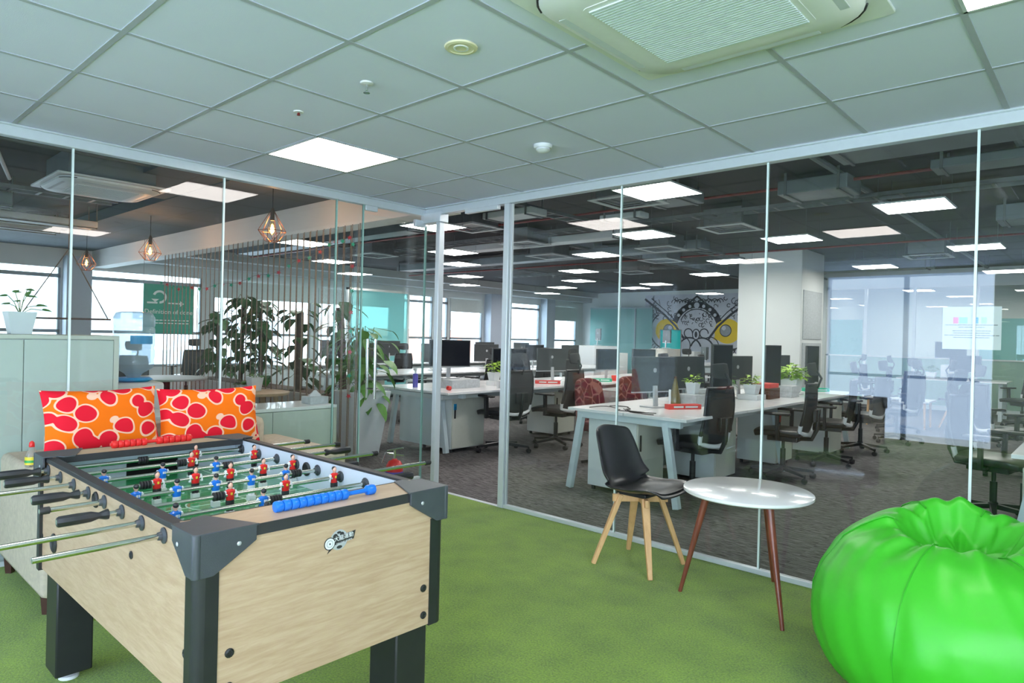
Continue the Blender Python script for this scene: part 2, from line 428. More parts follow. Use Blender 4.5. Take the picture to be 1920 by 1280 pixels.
# ================================================================ SETTING
GX, GY, CH = -4.65, 3.93, 2.497     # planes of the two glass walls, height of the tiled ceiling
OC, LC = 3.05, 2.87                 # office soffit, lounge soffit
def setting():
    struct('floor', MB().box((GX, -3.2, -.1), (2.6, GY, 0)), 'turf', smooth=False)
    b = MB(); b.box((-15.3, GY, -.1), (4.2, 20.8, -.004)); b.box((-15.3, -3.2, -.1), (GX, GY, -.004))
    struct('floor', b, 'carpet', smooth=False)
    # tiled ceiling with T bars
    b = MB().box((GX, -3.2, CH), (2.6, GY, CH+.03))
    c = struct('ceiling', b, 'ceiling_tile', smooth=False)
    b = MB(); x = -2.224-.605*4
    while x < 2.5:
        if x > GX: b.box((x-.011, -3.2, CH-.004), (x+.011, GY, CH+.001))
        x += .605
    y = 1.474+.603*4
    while y > -3.2: b.box((GX, y-.011, CH-.0035), (2.6, y+.011, CH+.001)); y -= .603
    struct('ceiling_grid', b, 'grid_bar', c, smooth=False)
    # plenum closing faces between tile ceiling and office slab (seen from outside)
    b = MB().box((GX-.04, -3.2, CH), (GX, GY+.04, OC)); b.box((GX, GY, CH), (2.6, GY+.04, OC))
    struct('wall_bulkhead', b, 'white_paint', smooth=False)
    # head and foot channels
    b = MB(); b.box((GX-.03, -3.2, 2.43), (GX+.03, GY+.03, CH)); b.box((GX, GY-.03, 2.43), (2.6, GY+.03, CH))
    b.box((GX+.03, -3.2, CH-.012), (GX+.055, GY-.03, CH-.001)); b.box((GX+.03, GY-.055, CH-.012), (2.6, GY-.03, CH-.001))
    struct('trim_1', b, 'alu', bevel=.003)
    b = MB(); b.box((-3.60, GY-.02, 0), (2.6, GY+.02, .03)); b.box((GX-.02, -3.2, 0), (GX+.02, 3.25, .03))
    b.box((-4.46, GY-.02, -.002), (-3.60, GY+.02, .004))
    struct('trim_2', b, 'alu', bevel=.003)
    # posts
    b = MB(); b.box((-4.475, GY-.03, 0), (-4.425, GY+.03, 2.43)); struct('trim_3', b, 'alu', bevel=.004)
    b = MB(); b.box((-3.655, GY-.03, 0), (-3.60, GY+.03, 2.43)); b.box((-3.592, GY-.012, .03), (-3.58, GY+.012, 2.43)); struct('trim_4', b, 'alu', bevel=.004)
    # panes
    n = 1
    def pane(a, bb, js):
        nonlocal n
        o = struct('window_%d' % n, MB().box(a, bb), 'clear_glass', smooth=False); n += 1
        for (c0, c1, mm) in js: MB().box(c0, c1).done('glass_joint', mm, o, smooth=False)
    xs = [-3.58, -2.565, -1.55, -.522, .51, 1.54, 2.58]
    for i in range(6):
        js = [((xs[i+1]-.006, GY-.007, .03), (xs[i+1]+.006, GY+.007, 2.43), 'joint')] if i < 5 else []
        pane((xs[i]+.006, GY-.006, .03), (xs[i+1]-.006, GY+.006, 2.43), js)
    ys = [-3.1, -1.6, -.62, .28, 1.175, 2.09, 3.0, 3.255]
    for i in range(7):
        js = [((GX-.007, ys[i+1]-.006, .03), (GX+.007, ys[i+1]+.006, 2.43), 'joint' if i < 5 else 'joint_green')]
        pane((GX-.006, ys[i]+.006, .03), (GX+.006, ys[i+1]-.006, 2.43), js)
    pane((-4.64, GY-.006, .0), (-4.48, GY+.006, 2.43), [((-4.655, GY-.008, 0), (-4.64, GY+.008, 2.35), 'joint_green')])
    # glass door in the left wall
    d = struct('door_1', MB().box((GX-.006, 3.268, .015), (GX+.006, 3.92, 2.36)), 'clear_glass', smooth=False)
    b = MB()
    for (yy, zz) in ((3.80, 2.33), (3.27, 2.39)): b.box((GX-.018, yy, zz), (GX+.018, yy+.12, zz+.06))
    b.box((GX-.02, 3.78, .01), (GX+.02, 3.92, .09)); b.done('patch_fitting', 'alu', d, bevel=.004)
    for sx in (-.055, .055):
        b = MB().tube([(GX+sx, 3.37, .82), (GX+sx, 3.37, 1.32)], .012, 12)
        b.tube([(GX, 3.37, .90), (GX+sx, 3.37, .90)], .008); b.tube([(GX, 3.37, 1.24), (GX+sx, 3.37, 1.24)], .008)
        b.done('door_handle', 'chrome', d)
    # corner head fittings and closer over the open doorway
    b = MB().box((-4.66, GY-.05, 2.36), (-4.40, GY+.05, 2.45)); b.box((-4.1, GY-.04, 2.395), (-3.72, GY+.0, 2.43)); struct('trim_5', b, 'alu', bevel=.004)
    # games room back wall with tall glazing behind the camera, right wall with an added window
    b = MB(); zt = 2.38
    b.box((GX, -3.3, 0), (-3.35, -3.2, CH)); b.box((-1.25, -3.3, 0), (0, -3.2, CH)); b.box((2.0, -3.3, 0), (2.6, -3.2, CH))
    b.box((-3.35, -3.3, zt), (-1.25, -3.2, CH)); b.box((0, -3.3, 0), (2.0, -3.2, .4)); b.box((0, -3.3, 2.3), (2.0, -3.2, CH))
    struct('wall_back', b, 'white_paint', smooth=False)
    struct('wall_right', MB().box((2.6, -3.3, 0), (2.7, GY, .8)).box((2.6, -3.3, 2.3), (2.7, GY, CH)).box((2.6, .5, .8), (2.7, GY, 2.3)).box((2.6, -3.3, .8), (2.7, -2.7, 2.3)), 'white_paint', smooth=False)
    o = struct('window_%d' % n, MB().box((2.64, -2.7, .8), (2.65, .5, 2.3)), 'window_glass', smooth=False); n += 1  # unseen side window, made up to go with the added fill lamp
    MB().box((2.6, -1.12, .8), (2.7, -1.08, 2.3)).done('window_frame', 'window_frame', o, smooth=False)
    o = struct('window_%d' % n, MB().box((-3.35, -3.25, .0), (-1.25, -3.24, zt)), 'window_glass', smooth=False); n += 1
    MB().box((-2.33, -3.27, 0), (-2.27, -3.2, zt)).box((-3.35, -3.27, .9), (-1.25, -3.2, .94)).done('window_frame', 'window_frame', o, smooth=False)
    o = struct('window_%d' % n, MB().box((0, -3.25, .4), (2, -3.24, 2.3)), 'window_glass', smooth=False); n += 1
    MB().box((.98, -3.27, .4), (1.02, -3.2, 2.3)).done('window_frame', 'window_frame', o, smooth=False)
    # ---- office shell
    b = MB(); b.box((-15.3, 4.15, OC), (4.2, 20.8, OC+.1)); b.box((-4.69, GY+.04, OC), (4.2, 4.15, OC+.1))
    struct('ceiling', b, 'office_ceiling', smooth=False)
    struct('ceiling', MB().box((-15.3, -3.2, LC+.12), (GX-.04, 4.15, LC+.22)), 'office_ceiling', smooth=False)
    struct('wall_beam', MB().box((-15.0, 4.15, 2.53), (-4.69, 4.40, OC)), 'white_paint', smooth=False)
    struct('wall_lounge', MB().box((-15.3, -3.3, 0), (GX, -3.2, 3)), 'wall_grey', smooth=False)
    b = MB(); b.box((-15.0, -3.2, LC-.02), (-12.2, 4.14, LC+.12)); b.box((-12.2, 3.0, LC-.02), (GX-.05, 4.14, LC+.12)); b.box((-8.2, 2.35, LC-.01), (-4.7, 3.0, LC+.12))
    struct('ceiling', b, 'slab', smooth=False)
    struct('wall_east', MB().box((4.1, GY, 0), (4.2, 20.8, OC)), 'wall_grey', smooth=False)
    # long window wall at x=-15: (y0, y1) openings
    ops = [(-2.9, -.2), (.4, 3.63), (4.12, 6.30), (6.55, 9.0), (9.2, 11.5), (11.92, 13.02), (13.2, 13.62), (13.72, 15.1), (15.98, 17.95), (18.5, 20.1)]
    b = MB(); z0, z1 = .55, 2.34
    prev = -3.2
    for a, c in ops:
        b.box((-15.1, prev, 0), (-15, a, OC)); prev = c
        b.box((-15.1, a, 0), (-15, c, z0)); b.box((-15.1, a, 2.48), (-15, c, OC))
    b.box((-15.1, prev, 0), (-15, 20.8, OC))
    struct('wall_left', b, 'wall_grey', smooth=False)
    b = MB().box((-15.0, 4.4, 2.70), (-14.6, 20.5, OC)).box((-15.0, 4.4, 2.86), (-14.3, 20.5, OC))
    struct('trim_6', b, 'band_grey', smooth=False)
    for k, (a, c) in enumerate(ops):
        o = struct('window_%d' % n, MB().box((-15.06, a, z0), (-15.05, c, 2.48)), 'window_glass', smooth=False); n += 1
        f = MB(); f.box((-15.08, a, 1.24), (-15.0, c, 1.30)); f.box((-15.08, a, 2.29), (-15.0, c, 2.36)); f.box((-15.08, a, z0), (-15.0, c, z0+.05))
        m = (a+c)/2
        for yy in (a+.02, c-.02): f.box((-15.08, yy-.02, z0), (-15.0, yy+.02, 2.48))
        f.done('window_frame', 'window_frame', o, smooth=False)
        if k in (3, 4, 7, 9):
            MB().box((-14.98, a, 1.98 if k == 9 else 2.08), (-14.97, c, 2.48)).done('roller_blind', 'blind', o, smooth=False)
    for k, (a, c) in enumerate([(3.66, 4.08), (15.2, 15.9), (18.0, 18.45)]):
        struct('trim_%d' % (7+k), MB().box((-15.0, a, 0), (-14.7, c, 2.70)), 'pillar_blue', smooth=False)
    # mural wall (far) and door beside it
    struct('wall_far', MB().box((-15.1, 20.5, 0), (-5.2, 20.6, OC)).box((-5.3, 16.95, 0), (-5.2, 20.6, OC)), 'wall_grey', smooth=False)
    # white structural pillar
    o = struct('wall_pillar', MB().box((-5.30, 12.14, 0), (-4.144, 13.32, OC)), 'white_paint', bevel=.01)
    MB().box((-4.142, 12.22, 1.45), (-4.13, 13.2, 2.32)).box((-4.142, 12.22, .55), (-4.13, 13.2, 1.38)).done('brick_panel', 'paper_grey', o, smooth=False)
    # right meeting-room partition at y=16.9
    b = MB().box((-5.2, 16.9, 2.72), (4.1, 17.0, OC)); b.box((-5.2, 16.9, 0), (4.1, 16.98, .10)); b.box((-.9, 16.9, 0), (4.1, 17.0, 2.75))
    struct('wall_partition', b, 'wall_grey', smooth=False)
    o = struct('window_%d' % n, MB().box((-5.2, 16.92, .10), (-.9, 16.935, 2.72)), 'clear_glass', smooth=False); n += 1
    f = MB()
    for xx in (-5.15, -4.33, -3.35, -2.2): f.box((xx-.03, 16.9, .1), (xx+.03, 16.97, 2.72))
    f.box((-5.2, 16.9, 1.10), (-.9, 16.97, 1.13)); f.box((-5.2, 16.9, 2.66), (-.9, 16.97, 2.72))
    f.done('window_frame', 'laminate', o, smooth=False)
    MB().box((-5.2, 16.945, .1), (-.9, 16.955, 1.10)).done('frosted_film', 'frosted_mint', o, smooth=False)
    MB().box((-5.1, 16.945, 1.13), (-4.4, 16.955, 1.95)).done('teal_film', 'teal_film', o, smooth=False)
    MB().box((-2.15, 16.945, 1.13), (-1.2, 16.955, 1.98)).done('teal_film', 'teal_film', o, smooth=False)
    struct('wall_meeting_room', MB().box((-5.2, 20.4, 0), (4.1, 20.5, OC)), 'white_paint', smooth=False)
    # teal glass rooms along the window side
    for (x0, x1, yy) in ((-14.6, -12.9, 9.4), ):
        o = struct('window_%d' % n, MB().box((-13.0, 8.75, .05), (-12.98, 10.45, 2.35)), 'teal_film', smooth=False); n += 1
        MB().box((-13.02, 8.7, 0), (-12.96, 8.75, 2.4)).box((-13.02, 10.45, 0), (-12.96, 10.5, 2.4)).box((-13.02, 8.7, 2.35), (-12.96, 10.5, 2.4)).done('window_frame', 'laminate', o, smooth=False)
    o = struct('window_%d' % n, MB().box((-14.5, 20.3, .05), (-11.9, 20.32, 2.45)), 'teal_film', smooth=False); n += 1
    MB().box((-14.5, 20.28, 2.45), (-11.9, 20.34, 2.5)).box((-12.6, 20.28, 0), (-12.55, 20.34, 2.45)).done('window_frame', 'window_frame', o, smooth=False)
setting()

# ================================================================ FOOTBALL TABLE
def foosball():
    t = thing('football_table', (-2.375, 1.095, 0), 'wooden table football game with black corner caps and steel rods on the green turf', 'table football')
    X0, X1, Y0, Y1, ZB, ZT = -3.11, -1.64, .69, 1.49, .43, .862
    b = MB().box((X1-.018, Y0+.02, ZB), (X1, Y1-.02, ZT-.02)); ep = b.done('end_panel', 'table_wood', t, smooth=False)
    b = MB().box((X0, Y0+.02, ZB), (X0+.018, Y1-.02, ZT-.02)); b.done('end_panel', 'table_wood', t, smooth=False)
    for y0 in (Y0+.008, Y1-.026):
        b = MB().box((X0+.02, y0, ZB), (X1-.02, y0+.018, ZT-.004)); b.done('side_panel', 'table_wood', t, smooth=False)
    # rims
    for x0, x1, e in ((X1-.155, X1, X1), (X0, X0+.125, X0)):
        b = MB().box((x0, Y0+.02, ZT-.02), (x1-.001, Y1-.02, ZT+.006)); o = b.done('end_rail', 'table_wood', t, smooth=False)
        s = 1 if e == X1 else -1
        b = MB().box((min(e, e+s*.004), Y0+.05, ZT-.022), (max(e, e+s*.004), Y1-.05, ZT+.007)); b.done('edge_band', 'black_edge', o, smooth=False)
        xi = x0 if e == X1 else x1
        b = MB().box((xi-.002, Y0+.03, ZT-.02), (xi+.002, Y1-.03, ZT+.007)); b.done('edge_band', 'black_edge', o, smooth=False)
    for y0 in (Y0, Y1-.034):
        b = MB().box((X0+.03, y0, ZT-.012), (X1-.03, y0+.034, ZT+.004)); b.done('side_rail', 'black_edge', t, bevel=.002)
    # inner white walls with bearings holes, goal wall
    xi0, xi1 = X0+.05, X1-.150
    b = MB().box((xi0, Y0+.027, .735), (xi1, Y0+.034, ZT-.004)); b.box((xi0, Y1-.036, .735), (xi1, Y1-.028, ZT-.004))
    b.box((xi0-.01, Y0+.03, .80), (xi0, Y1-.03, ZT)); b.box((xi0-.01, Y0+.03, .735), (xi0, .99, .80)); b.box((xi0-.01, 1.20, .735), (xi0, Y1-.03, .80))
    b.box((xi1, Y0+.03, .735), (xi1+.01, Y1-.03, ZT-.02)); b.done('inner_wall', 'inner_white', t, smooth=False)
    MB().box((xi0-.03, .985, .73), (xi0-.012, 1.205, .805)).done('goal', 'goal_dark', t, smooth=False)
    pf = MB().box((xi0-.02, Y0+.03, .72), (xi1, Y1-.03, .735)).done('playing_field', 'pitch', t, smooth=False)
    b = MB(); cx, cy, z = (xi0+xi1)/2, 1.09, .7355
    def ring(cx, cy, r, w, a0=0, a1=360, n=40):
        vs = []; fs = []
        for i in range(n+1):
            a = R(a0+(a1-a0)*i/n); vs += [(cx+r*math.cos(a), cy+r*math.sin(a), z), (cx+(r+w)*math.cos(a), cy+(r+w)*math.sin(a), z)]
        for i in range(n): fs.append((2*i, 2*i+1, 2*i+3, 2*i+2))
        b.add(vs, fs)
    ring(cx, cy, .10, .006); b.box((cx-.003, Y0+.04, z-.0004), (cx+.003, Y1-.04, z+.0002))
    for s, xe in ((1, xi0), (-1, xi1)):
        for (dx, dy) in ((.16, .20), (.30, .29)):
            b.box((min(xe, xe+s*dx), cy-dy, z-.0004), (max(xe, xe+s*dx), cy-dy+.005, z+.0002)); b.box((min(xe, xe+s*dx), cy+dy, z-.0004), (max(xe, xe+s*dx), cy+dy+.005, z+.0002))
            b.box((xe+s*dx-.0025, cy-dy, z-.0004), (xe+s*dx+.0025, cy+dy, z+.0002))
    b.done('pitch_line', 'pitch_line', pf, smooth=False)
    MB().box((X0+.02, Y0+.03, ZB+.01), (X1-.02, Y1-.03, ZB+.02)).done('base_board', 'table_wood', t, smooth=False)
    # corner posts and caps
    for sx, ex in ((1, X1), (-1, X0)):
        for sy, ey in ((1, Y1), (-1, Y0)):
            n = 6; prof = []
            pts = [(-.052, .004), (-.052, -.004)]
            r = .022
            poly = [(-.055, .003), (-r, .003)] + [(-r+(r+.003)*math.sin(R(a)), -r+(r+.003)*math.cos(R(a))) for a in (0, 22, 45, 68, 90)] + [(.003, -r), (.003, -.055), (-.012, -.055), (-.012, -.012), (-.055, -.012)]
            if sx*sy > 0: P = [(ex+sx*x, ey+sy*y) for x, y in poly][::-1]
            else: P = [(ex+sx*x, ey+sy*y) for x, y in poly]
            MB().prism(P, ZB-.005, ZT-.09 if True else 0).done('corner_post', 'black_plastic', t)
            # cap: top plate (triangular toward the rails) and two skirts
            b = MB(); A = .15; B = .135
            top = [(.012, -.0), (.0, .012), (-B, .012), (-B, -.036), (-.036-.05, -.036), (-.036, -.036), (-.036, -A*.6), (-.0, -A), (.012, -A)]
            top = [(.012, .004), (.004, .012), (-.12, .012), (-.12, -.034), (-.15, -.034-.045), (-.035, -.16), (.012, -.16)] if True else top
            top = [(.012, .004), (.004, .012), (-.13, .012), (-.13, -.036), (-.155, -.05), (-.155, -.085), (.012, -.155)]
            P = [(ex+sx*x, ey+sy*y) for x, y in top]
            if sx*sy > 0: P = P[::-1]
            b.prism(P, ZT+.006, ZT+.011)
            def skirt(u):   # u: 0 on the end face, 1 on the side face
                L = .155 if u == 0 else .13
                pl = [(0, ZT+.008), (L, ZT+.008), (L, ZT-.03), (L*.80, ZT-.05), (.045, ZT-.098), (0, ZT-.098)]
                for k in (0, 1): pass
                vs = []
                for d in (.004, .012):
                    for a, zz in pl:
                        if u == 0: vs.append((ex+sx*d, ey+sy*(.008-a), zz))
                        else: vs.append((ex+sx*(.008-a), ey+sy*d, zz))
                nn = len(pl)
                b.add(vs, [tuple(range(nn)), tuple(range(nn, 2*nn))[::-1]]+[(i, nn+i, nn+(i+1) % nn, (i+1) % nn) for i in range(nn)])
            skirt(0); skirt(1)
            b.lathe([(.012, ZT-.098), (.012, ZT+.010)], (ex+sx*.002, ey+sy*.002, 0), 12)
            o = b.done('corner_cap', 'cap_grey', t, bevel=.0015)
            MB().ball((ex+sx*.013, ey-sy*.10, ZT-.03), (.002, .006, .006), 6).done('screw', 'silver', o)
            MB().ball((ex-sx*.085, ey+sy*.013, ZT-.03), (.006, .002, .006), 6).done('screw', 'silver', o)
            # leg
            lx0, lx1 = sorted((ex-sx*.035, ex-sx*.175)); ly0, ly1 = sorted((ey-sy*.030, ey-sy*.155))
            lg = MB().box((lx0, ly0, .035), (lx1, ly1, ZB+.02)).done('leg', 'black_plastic', t, bevel=.006)
            MB().lathe([(.035, 0), (.035, .012), (.012, .018), (.012, .04)], ((lx0+lx1)/2, (ly0+ly1)/2, 0), 16).done('leveling_foot', 'white_plastic', lg)
    MB().tube([(-3.01, .84, .26), (-3.01, 1.36, .26)], .016, 10).tube([(-2.98, .84, .22), (-2.98, 1.36, .22)], .016, 10).done('leg_brace', 'chrome', t)
    # bolts on the faces
    def bolt(c, ax):
        q = Vector(ax).to_track_quat('Z', 'Y').to_matrix().to_4x4()
        MB().lathe([(.0, 0), (.012, .0), (.012, .003), (.007, .005), (.006, .003), (0, .003)], c, 12, M=q).done('bolt', 'black_plastic', t)
    for y, z in ((1.411, .552), (1.413, .465), (.776, .556), (.776, .47)): bolt((X1, y, z), (1, 0, 0))
    for x, z in ((-2.10, .711), (-1.70, .761), (-1.713, .555), (-3.057, .556), (-3.055, .70)): bolt((x, Y0+.008, z), (0, -1, 0))
    # ball holes
    def cup(c, r, ax, nm='ball_inlet'):
        q = Vector(ax).to_track_quat('Z', 'Y').to_matrix().to_4x4()
        MB().lathe([(r*.72, 0), (r, .0), (r, .004), (r*.8, .008), (r*.68, .004), (.0, .001)], c, 20, M=q).done(nm, 'rubber', t)
    cup((-2.425, Y0+.008, .812), .026, (0, -1, 0)); cup((-2.893, Y0+.008, .565), .036, (0, -1, 0), 'ball_return'); cup((-2.425, Y1-.037, .812), .028, (0, -1, 0))
    # maker's mark on the end panel
    lg = MB(); Mx = frame_M((X1+.0008, 1.094, .776), (0, 1, 0), (0, 0, 1))
    lo = MB(); lo.m = 0
    def disc(mb, x, y, r, z, n=28, sq=1): mb.prism([(x+r*math.cos(2*math.pi*i/n), y+r*sq*math.sin(2*math.pi*i/n)) for i in range(n)], 0, z, Mx)
    lo.m = 0; disc(lo, -.034, -.006, .018, .0006); lo.prism([(-.034, -.02), (-.02, -.018), (-.042, -.034)], 0, .0006, Mx)
    lo.m = 2; disc(lo, -.004, .0, .029, .0004)
    lo.m = 0; disc(lo, -.004, .021, .007, .0008, sq=.5); disc(lo, -.002, -.021, .009, .0008, sq=.5); disc(lo, -.016, .011, .008, .0008); disc(lo, .006, .014, .007, .0008)
    lo.prism([(-.026, -.014), (.046, -.006), (.052, .018), (.018, .014), (-.022, .008)], 0, .0009, Mx)
    lo.m = 1; disc(lo, -.034, -.006, .0155, .001); lo.m = 2; disc(lo, -.034, -.006, .011, .0013); lo.m = 1; disc(lo, -.034, -.006, .008, .0016); lo.m = 0; disc(lo, -.034, -.006, .0025, .002)
    mk = lo.done('maker_mark', ['black_edge', 'white_plastic', 'silver'], t, smooth=False)
    txt('大龍運動', .0165, Mx @ Matrix.Translation((.012, .005, .0012)) @ Matrix.Rotation(R(5), 4, 'Z'), 'white_plastic', mk, ext=.0002)
    txt('DALONG SPORTS', .0066, Mx @ Matrix.Translation((.014, -.0085, .0012)) @ Matrix.Rotation(R(6), 4, 'Z'), 'white_plastic', mk, ext=.0002)
    # score beads
    def scorer(x, y0, y1, m, gaps, zz=ZT+.020):
        o = thing_child('score_counter', t)
        b = MB().tube([(x, y0, zz), (x, y1, zz)], .007, 10); rod = b.done('score_counter', m, t)
        for (a, c) in gaps:
            k = int(round((c-a)/.0235)); st = (c-a)/k
            for i in range(k):
                y = a+(i+.5)*st
                MB().lathe([(.010, -st*.49), (.0150, -st*.43), (.0165, -st*.2), (.0165, st*.2), (.0150, st*.43), (.010, st*.49)], (x, y, zz), 12, M=Matrix.Rotation(R(90), 4, 'X')).done('score_bead', m, rod)
    def thing_child(n, p): return None
    scorer(-1.715, .930, 1.265, 'blue_plastic', [(.930, 1.165), (1.235, 1.265)])
    scorer(-3.07, .93, 1.26, 'red_plastic', [(.935, 1.07), (1.11, 1.255)])
    # rods with players
    HX = .82
    def player_mesh(team, x, y):
        s = 1 if team == 'r' else -1
        b = MB()
        b.m = 0  # skin: head, neck
        b.ball((x+s*.001, y, HX+.030), (.0085, .008, .011), 8); b.tube([(x, y, HX+.016), (x, y, HX+.026)], .005, 8)
        b.m = 1; b.ball((x-s*.0022, y, HX+.0345), (.0088, .0088, .0085), 8)   # hair
        b.m = 2  # jersey with shoulders
        b.rings([[(x+.011*w*math.cos(a)*q, y+.017*w*math.sin(a), z) for a in [2*math.pi*j/12 for j in range(12)]] for w, q, z in ((.78, 1, HX-.018), (.85, 1, HX-.008), (1.0, 1, HX+.006), (1.02, .95, HX+.013), (.45, .8, HX+.019))])
        b.m = 3  # arms, sleeves
        for sg in (-1, 1):
            b.tube([(x, y+sg*.015, HX+.012), (x+s*.002, y+sg*.021, HX+.0), (x+s*.003, y+sg*.0215, HX-.012)], [.006, .0062, .0045], 7)
        b.m = 4  # shorts and legs
        b.rings([[(x+.011*w*math.cos(a), y+.015*w*math.sin(a), z) for a in [2*math.pi*j/10 for j in range(10)]] for w, z in ((.95, HX-.034), (.95, HX-.018))])
        for sg in (-1, 1): b.tube([(x, y+sg*.007, HX-.032), (x, y+sg*.006, HX-.058)], [.0075, .006], 7)
        b.m = 5; b.box((x-.013, y-.012, HX-.074), (x+.013, y+.012, HX-.055))
        b.m = 6  # crest on the chest / number on the back
        b.box((x+(.0095 if s > 0 else .0095), y-.003, HX+.0), (x+.0125, y+.003, HX+.008))
        if s < 0: b.box((x+.0095, y+.005, HX+.0), (x+.0122, y+.008, HX+.008))
        jer, slv, sh, bt = ('red_plastic', 'white_plastic', 'rubber', 'white_plastic') if team == 'r' else ('blue_plastic', 'white_plastic', 'white_plastic', 'white_plastic')
        return b, ['skin', 'black_plastic', jer, slv, sh, bt, 'label_yellow' if team == 'r' else 'white_plastic']
    xs = [-2.985+.1605*i for i in range(8)]
    rows = [('r', [1.242]), ('r', [1.158, 1.43]), ('b', [.789, .987, 1.189]), ('r', [.91, 1.043, 1.173, 1.307, 1.435]),
            ('b', [.788, .915, 1.047, 1.178, 1.314]), ('r', [1.024, 1.225, 1.424]), ('b', [.787, 1.058]), ('b', [.985])]
    ends = [(.54, 1.80), (.53, 1.87), (.30, 1.80), (.54, 1.86), (.525, 1.62), (.53, 1.90), (.30, 1.65), (.405, 1.60)]
    bump = [[1.028, 1.455], [1.119, 1.465], [1.237], [.872, 1.458], [1.358], [.985, 1.447], [1.10], [1.05]]
    hand = [-1, -1, 1, -1, 1, -1, 1, 1]    # side that carries the grip
    for i, x in enumerate(xs):
        ya, yb = ends[i]
        rod = MB().tube([(x, ya, HX), (x, yb, HX)], .0075, 12).done('rod', 'rod_steel', t)
        for y, ax in ((Y0+.007, -1), (Y1-.037, -1)):
            q = Matrix.Rotation(R(90), 4, 'X')
            MB().lathe([(.0085, 0), (.022 if y < 1 else .021, 0), (.022, .003), (.012, .007), (.0105, .016), (.0085, .016)], (x, y, HX), 12, M=q).done('rod_bearing', 'cap_grey', rod)
        q = Matrix.Rotation(R(-90), 4, 'X')
        if hand[i] < 0:
            L = .132; MB().lathe([(.0, 0), (.013, .001), (.016, .006), (.0165, .05), (.0155, .085), (.0095, .105), (.0135, .117), (.0155, .124), (.0155, .130), (.009, L)], (x, ya, HX), 8, M=q).done('handle', 'handle_black', rod)
        else:
            q2 = Matrix.Rotation(R(90), 4, 'X')
            if yb > 1.7 or i in (4, 6): MB().lathe([(.0, 0), (.013, .001), (.016, .006), (.0165, .05), (.0155, .085), (.0095, .105), (.0135, .117), (.0155, .124), (.0155, .130), (.009, .132)], (x, yb+.02, HX), 8, M=q2).done('handle', 'handle_black', rod)
            if i in (4,): MB().lathe([(.0, 0), (.010, .001), (.011, .004), (.011, .026), (.008, .028)], (x, ya, HX), 12, M=q).done('end_cap', 'rubber', rod)
        if hand[i] < 0: MB().lathe([(.0, 0), (.010, .001), (.011, .004), (.011, .026), (.008, .028)], (x, yb, HX), 12, M=Matrix.Rotation(R(90), 4, 'X')).done('end_cap', 'rubber', rod)
        for y in bump[i]:
            pr = []
            for k in range(4): pr += [(.009, -.019+k*.0095), (.0145, -.0175+k*.0095), (.0145, -.0115+k*.0095), (.0105, -.010+k*.0095)]
            MB().lathe(pr, (x, y, HX), 14, M=Matrix.Rotation(R(90), 4, 'X')).done('bumper', 'rubber', rod)
        for y in rows[i][1]:
            b, ms = player_mesh(rows[i][0], x, y); p = b.done('player_figure', ms, rod)
            p['label'] = 'red shirted player figure' if rows[i][0] == 'r' else 'blue shirted player figure'
foosball()

# ================================================================ SHELL CHAIRS
def shell_chair():
    """built at the origin, facing +Y, seat 0.46 high"""
    t = thing('shell_chair', (0, 0, 0), '', 'chair')
    def sh(u, v):
        # u: 0 front edge .. 1 top of back ; v across
        s = u
        w = [(.0, .17), (.10, .225), (.30, .235), (.45, .232), (.55, .235), (.70, .215), (.86, .195), (.95, .18), (1.0, .155)]
        yz = [(.0, .245, .452), (.06, .225, .468), (.18, .14, .462), (.32, .02, .448), (.43, -.09, .45), (.50, -.15, .478), (.56, -.185, .53), (.66, -.215, .61), (.80, -.245, .715), (.93, -.270, .80), (1, -.278, .825)]
        def lerp(tb, s, k):
            for a, b2 in zip(tb, tb[1:]):
                if s <= b2[0]: q = (s-a[0])/(b2[0]-a[0]); return a[k]+(b2[k]-a[k])*q
            return tb[-1][k]
        W = lerp(w, s, 1); y = lerp(yz, s, 1); z = lerp(yz, s, 2); c = 2*v-1
        curl = abs(c)**2.5
        if s < .5: z += curl*(.045 if s > .1 else .01+.35*s); y -= 0
        elif s < .62: z += curl*.05*(1-(s-.5)/.12); y += curl*.085
        else: y += curl*(.085-.02*(s-.62)/.38)
        if s > .8: z -= .022*abs(c)**1.5*(s-.8)/.2
        return (c*W, y, z)
    MB().grid(sh, 26, 16).done('shell', 'chair_black', t, solid=.011, subsurf=1, angle=80)
    def cu(u, v):
        x, y, z = sh(.05+.40*u, .08+.84*v); c = (2*v-1); e = 4*v*(1-v)*4*u*(1-u)
        return (x*.97, y, z+.007+.020*min(1, e*1.8))
    MB().grid(cu, 14, 12).done('seat_pad', 'chair_black', t, solid=.006, subsurf=1, angle=80)
    for sx in (-1, 1):
        for sy in (-1, 1):
            a = (sx*.085, sy*.085, .425); b = (sx*.197, sy*.197, 0)
            MB().bar(a, b, [.050, .026], [.030, .026], up=(sx, sy, .4)).done('leg', 'beech', t, bevel=.004)
    MB().bar((-.12, -.12, .405), (.12, .12, .405), .022, .045).bar((-.12, .12, .404), (.12, -.12, .404), .022, .045).done('cross_frame', 'beech', t, bevel=.003)
    MB().box((-.09, -.09, .425), (.09, .09, .447)).done('mounting_plate', 'black_plastic', t, bevel=.003)
    return t
SHC = shell_chair(); used = [False]
place(SHC, used, (-2.14, 3.56, 0), R(-90), 'black moulded shell chair on splayed beech legs beside the round white table on the turf')
place(SHC, used, (-1.95, 13.35, 0), R(60), 'black shell chair with pale wooden legs on the carpet near the meeting room glass')

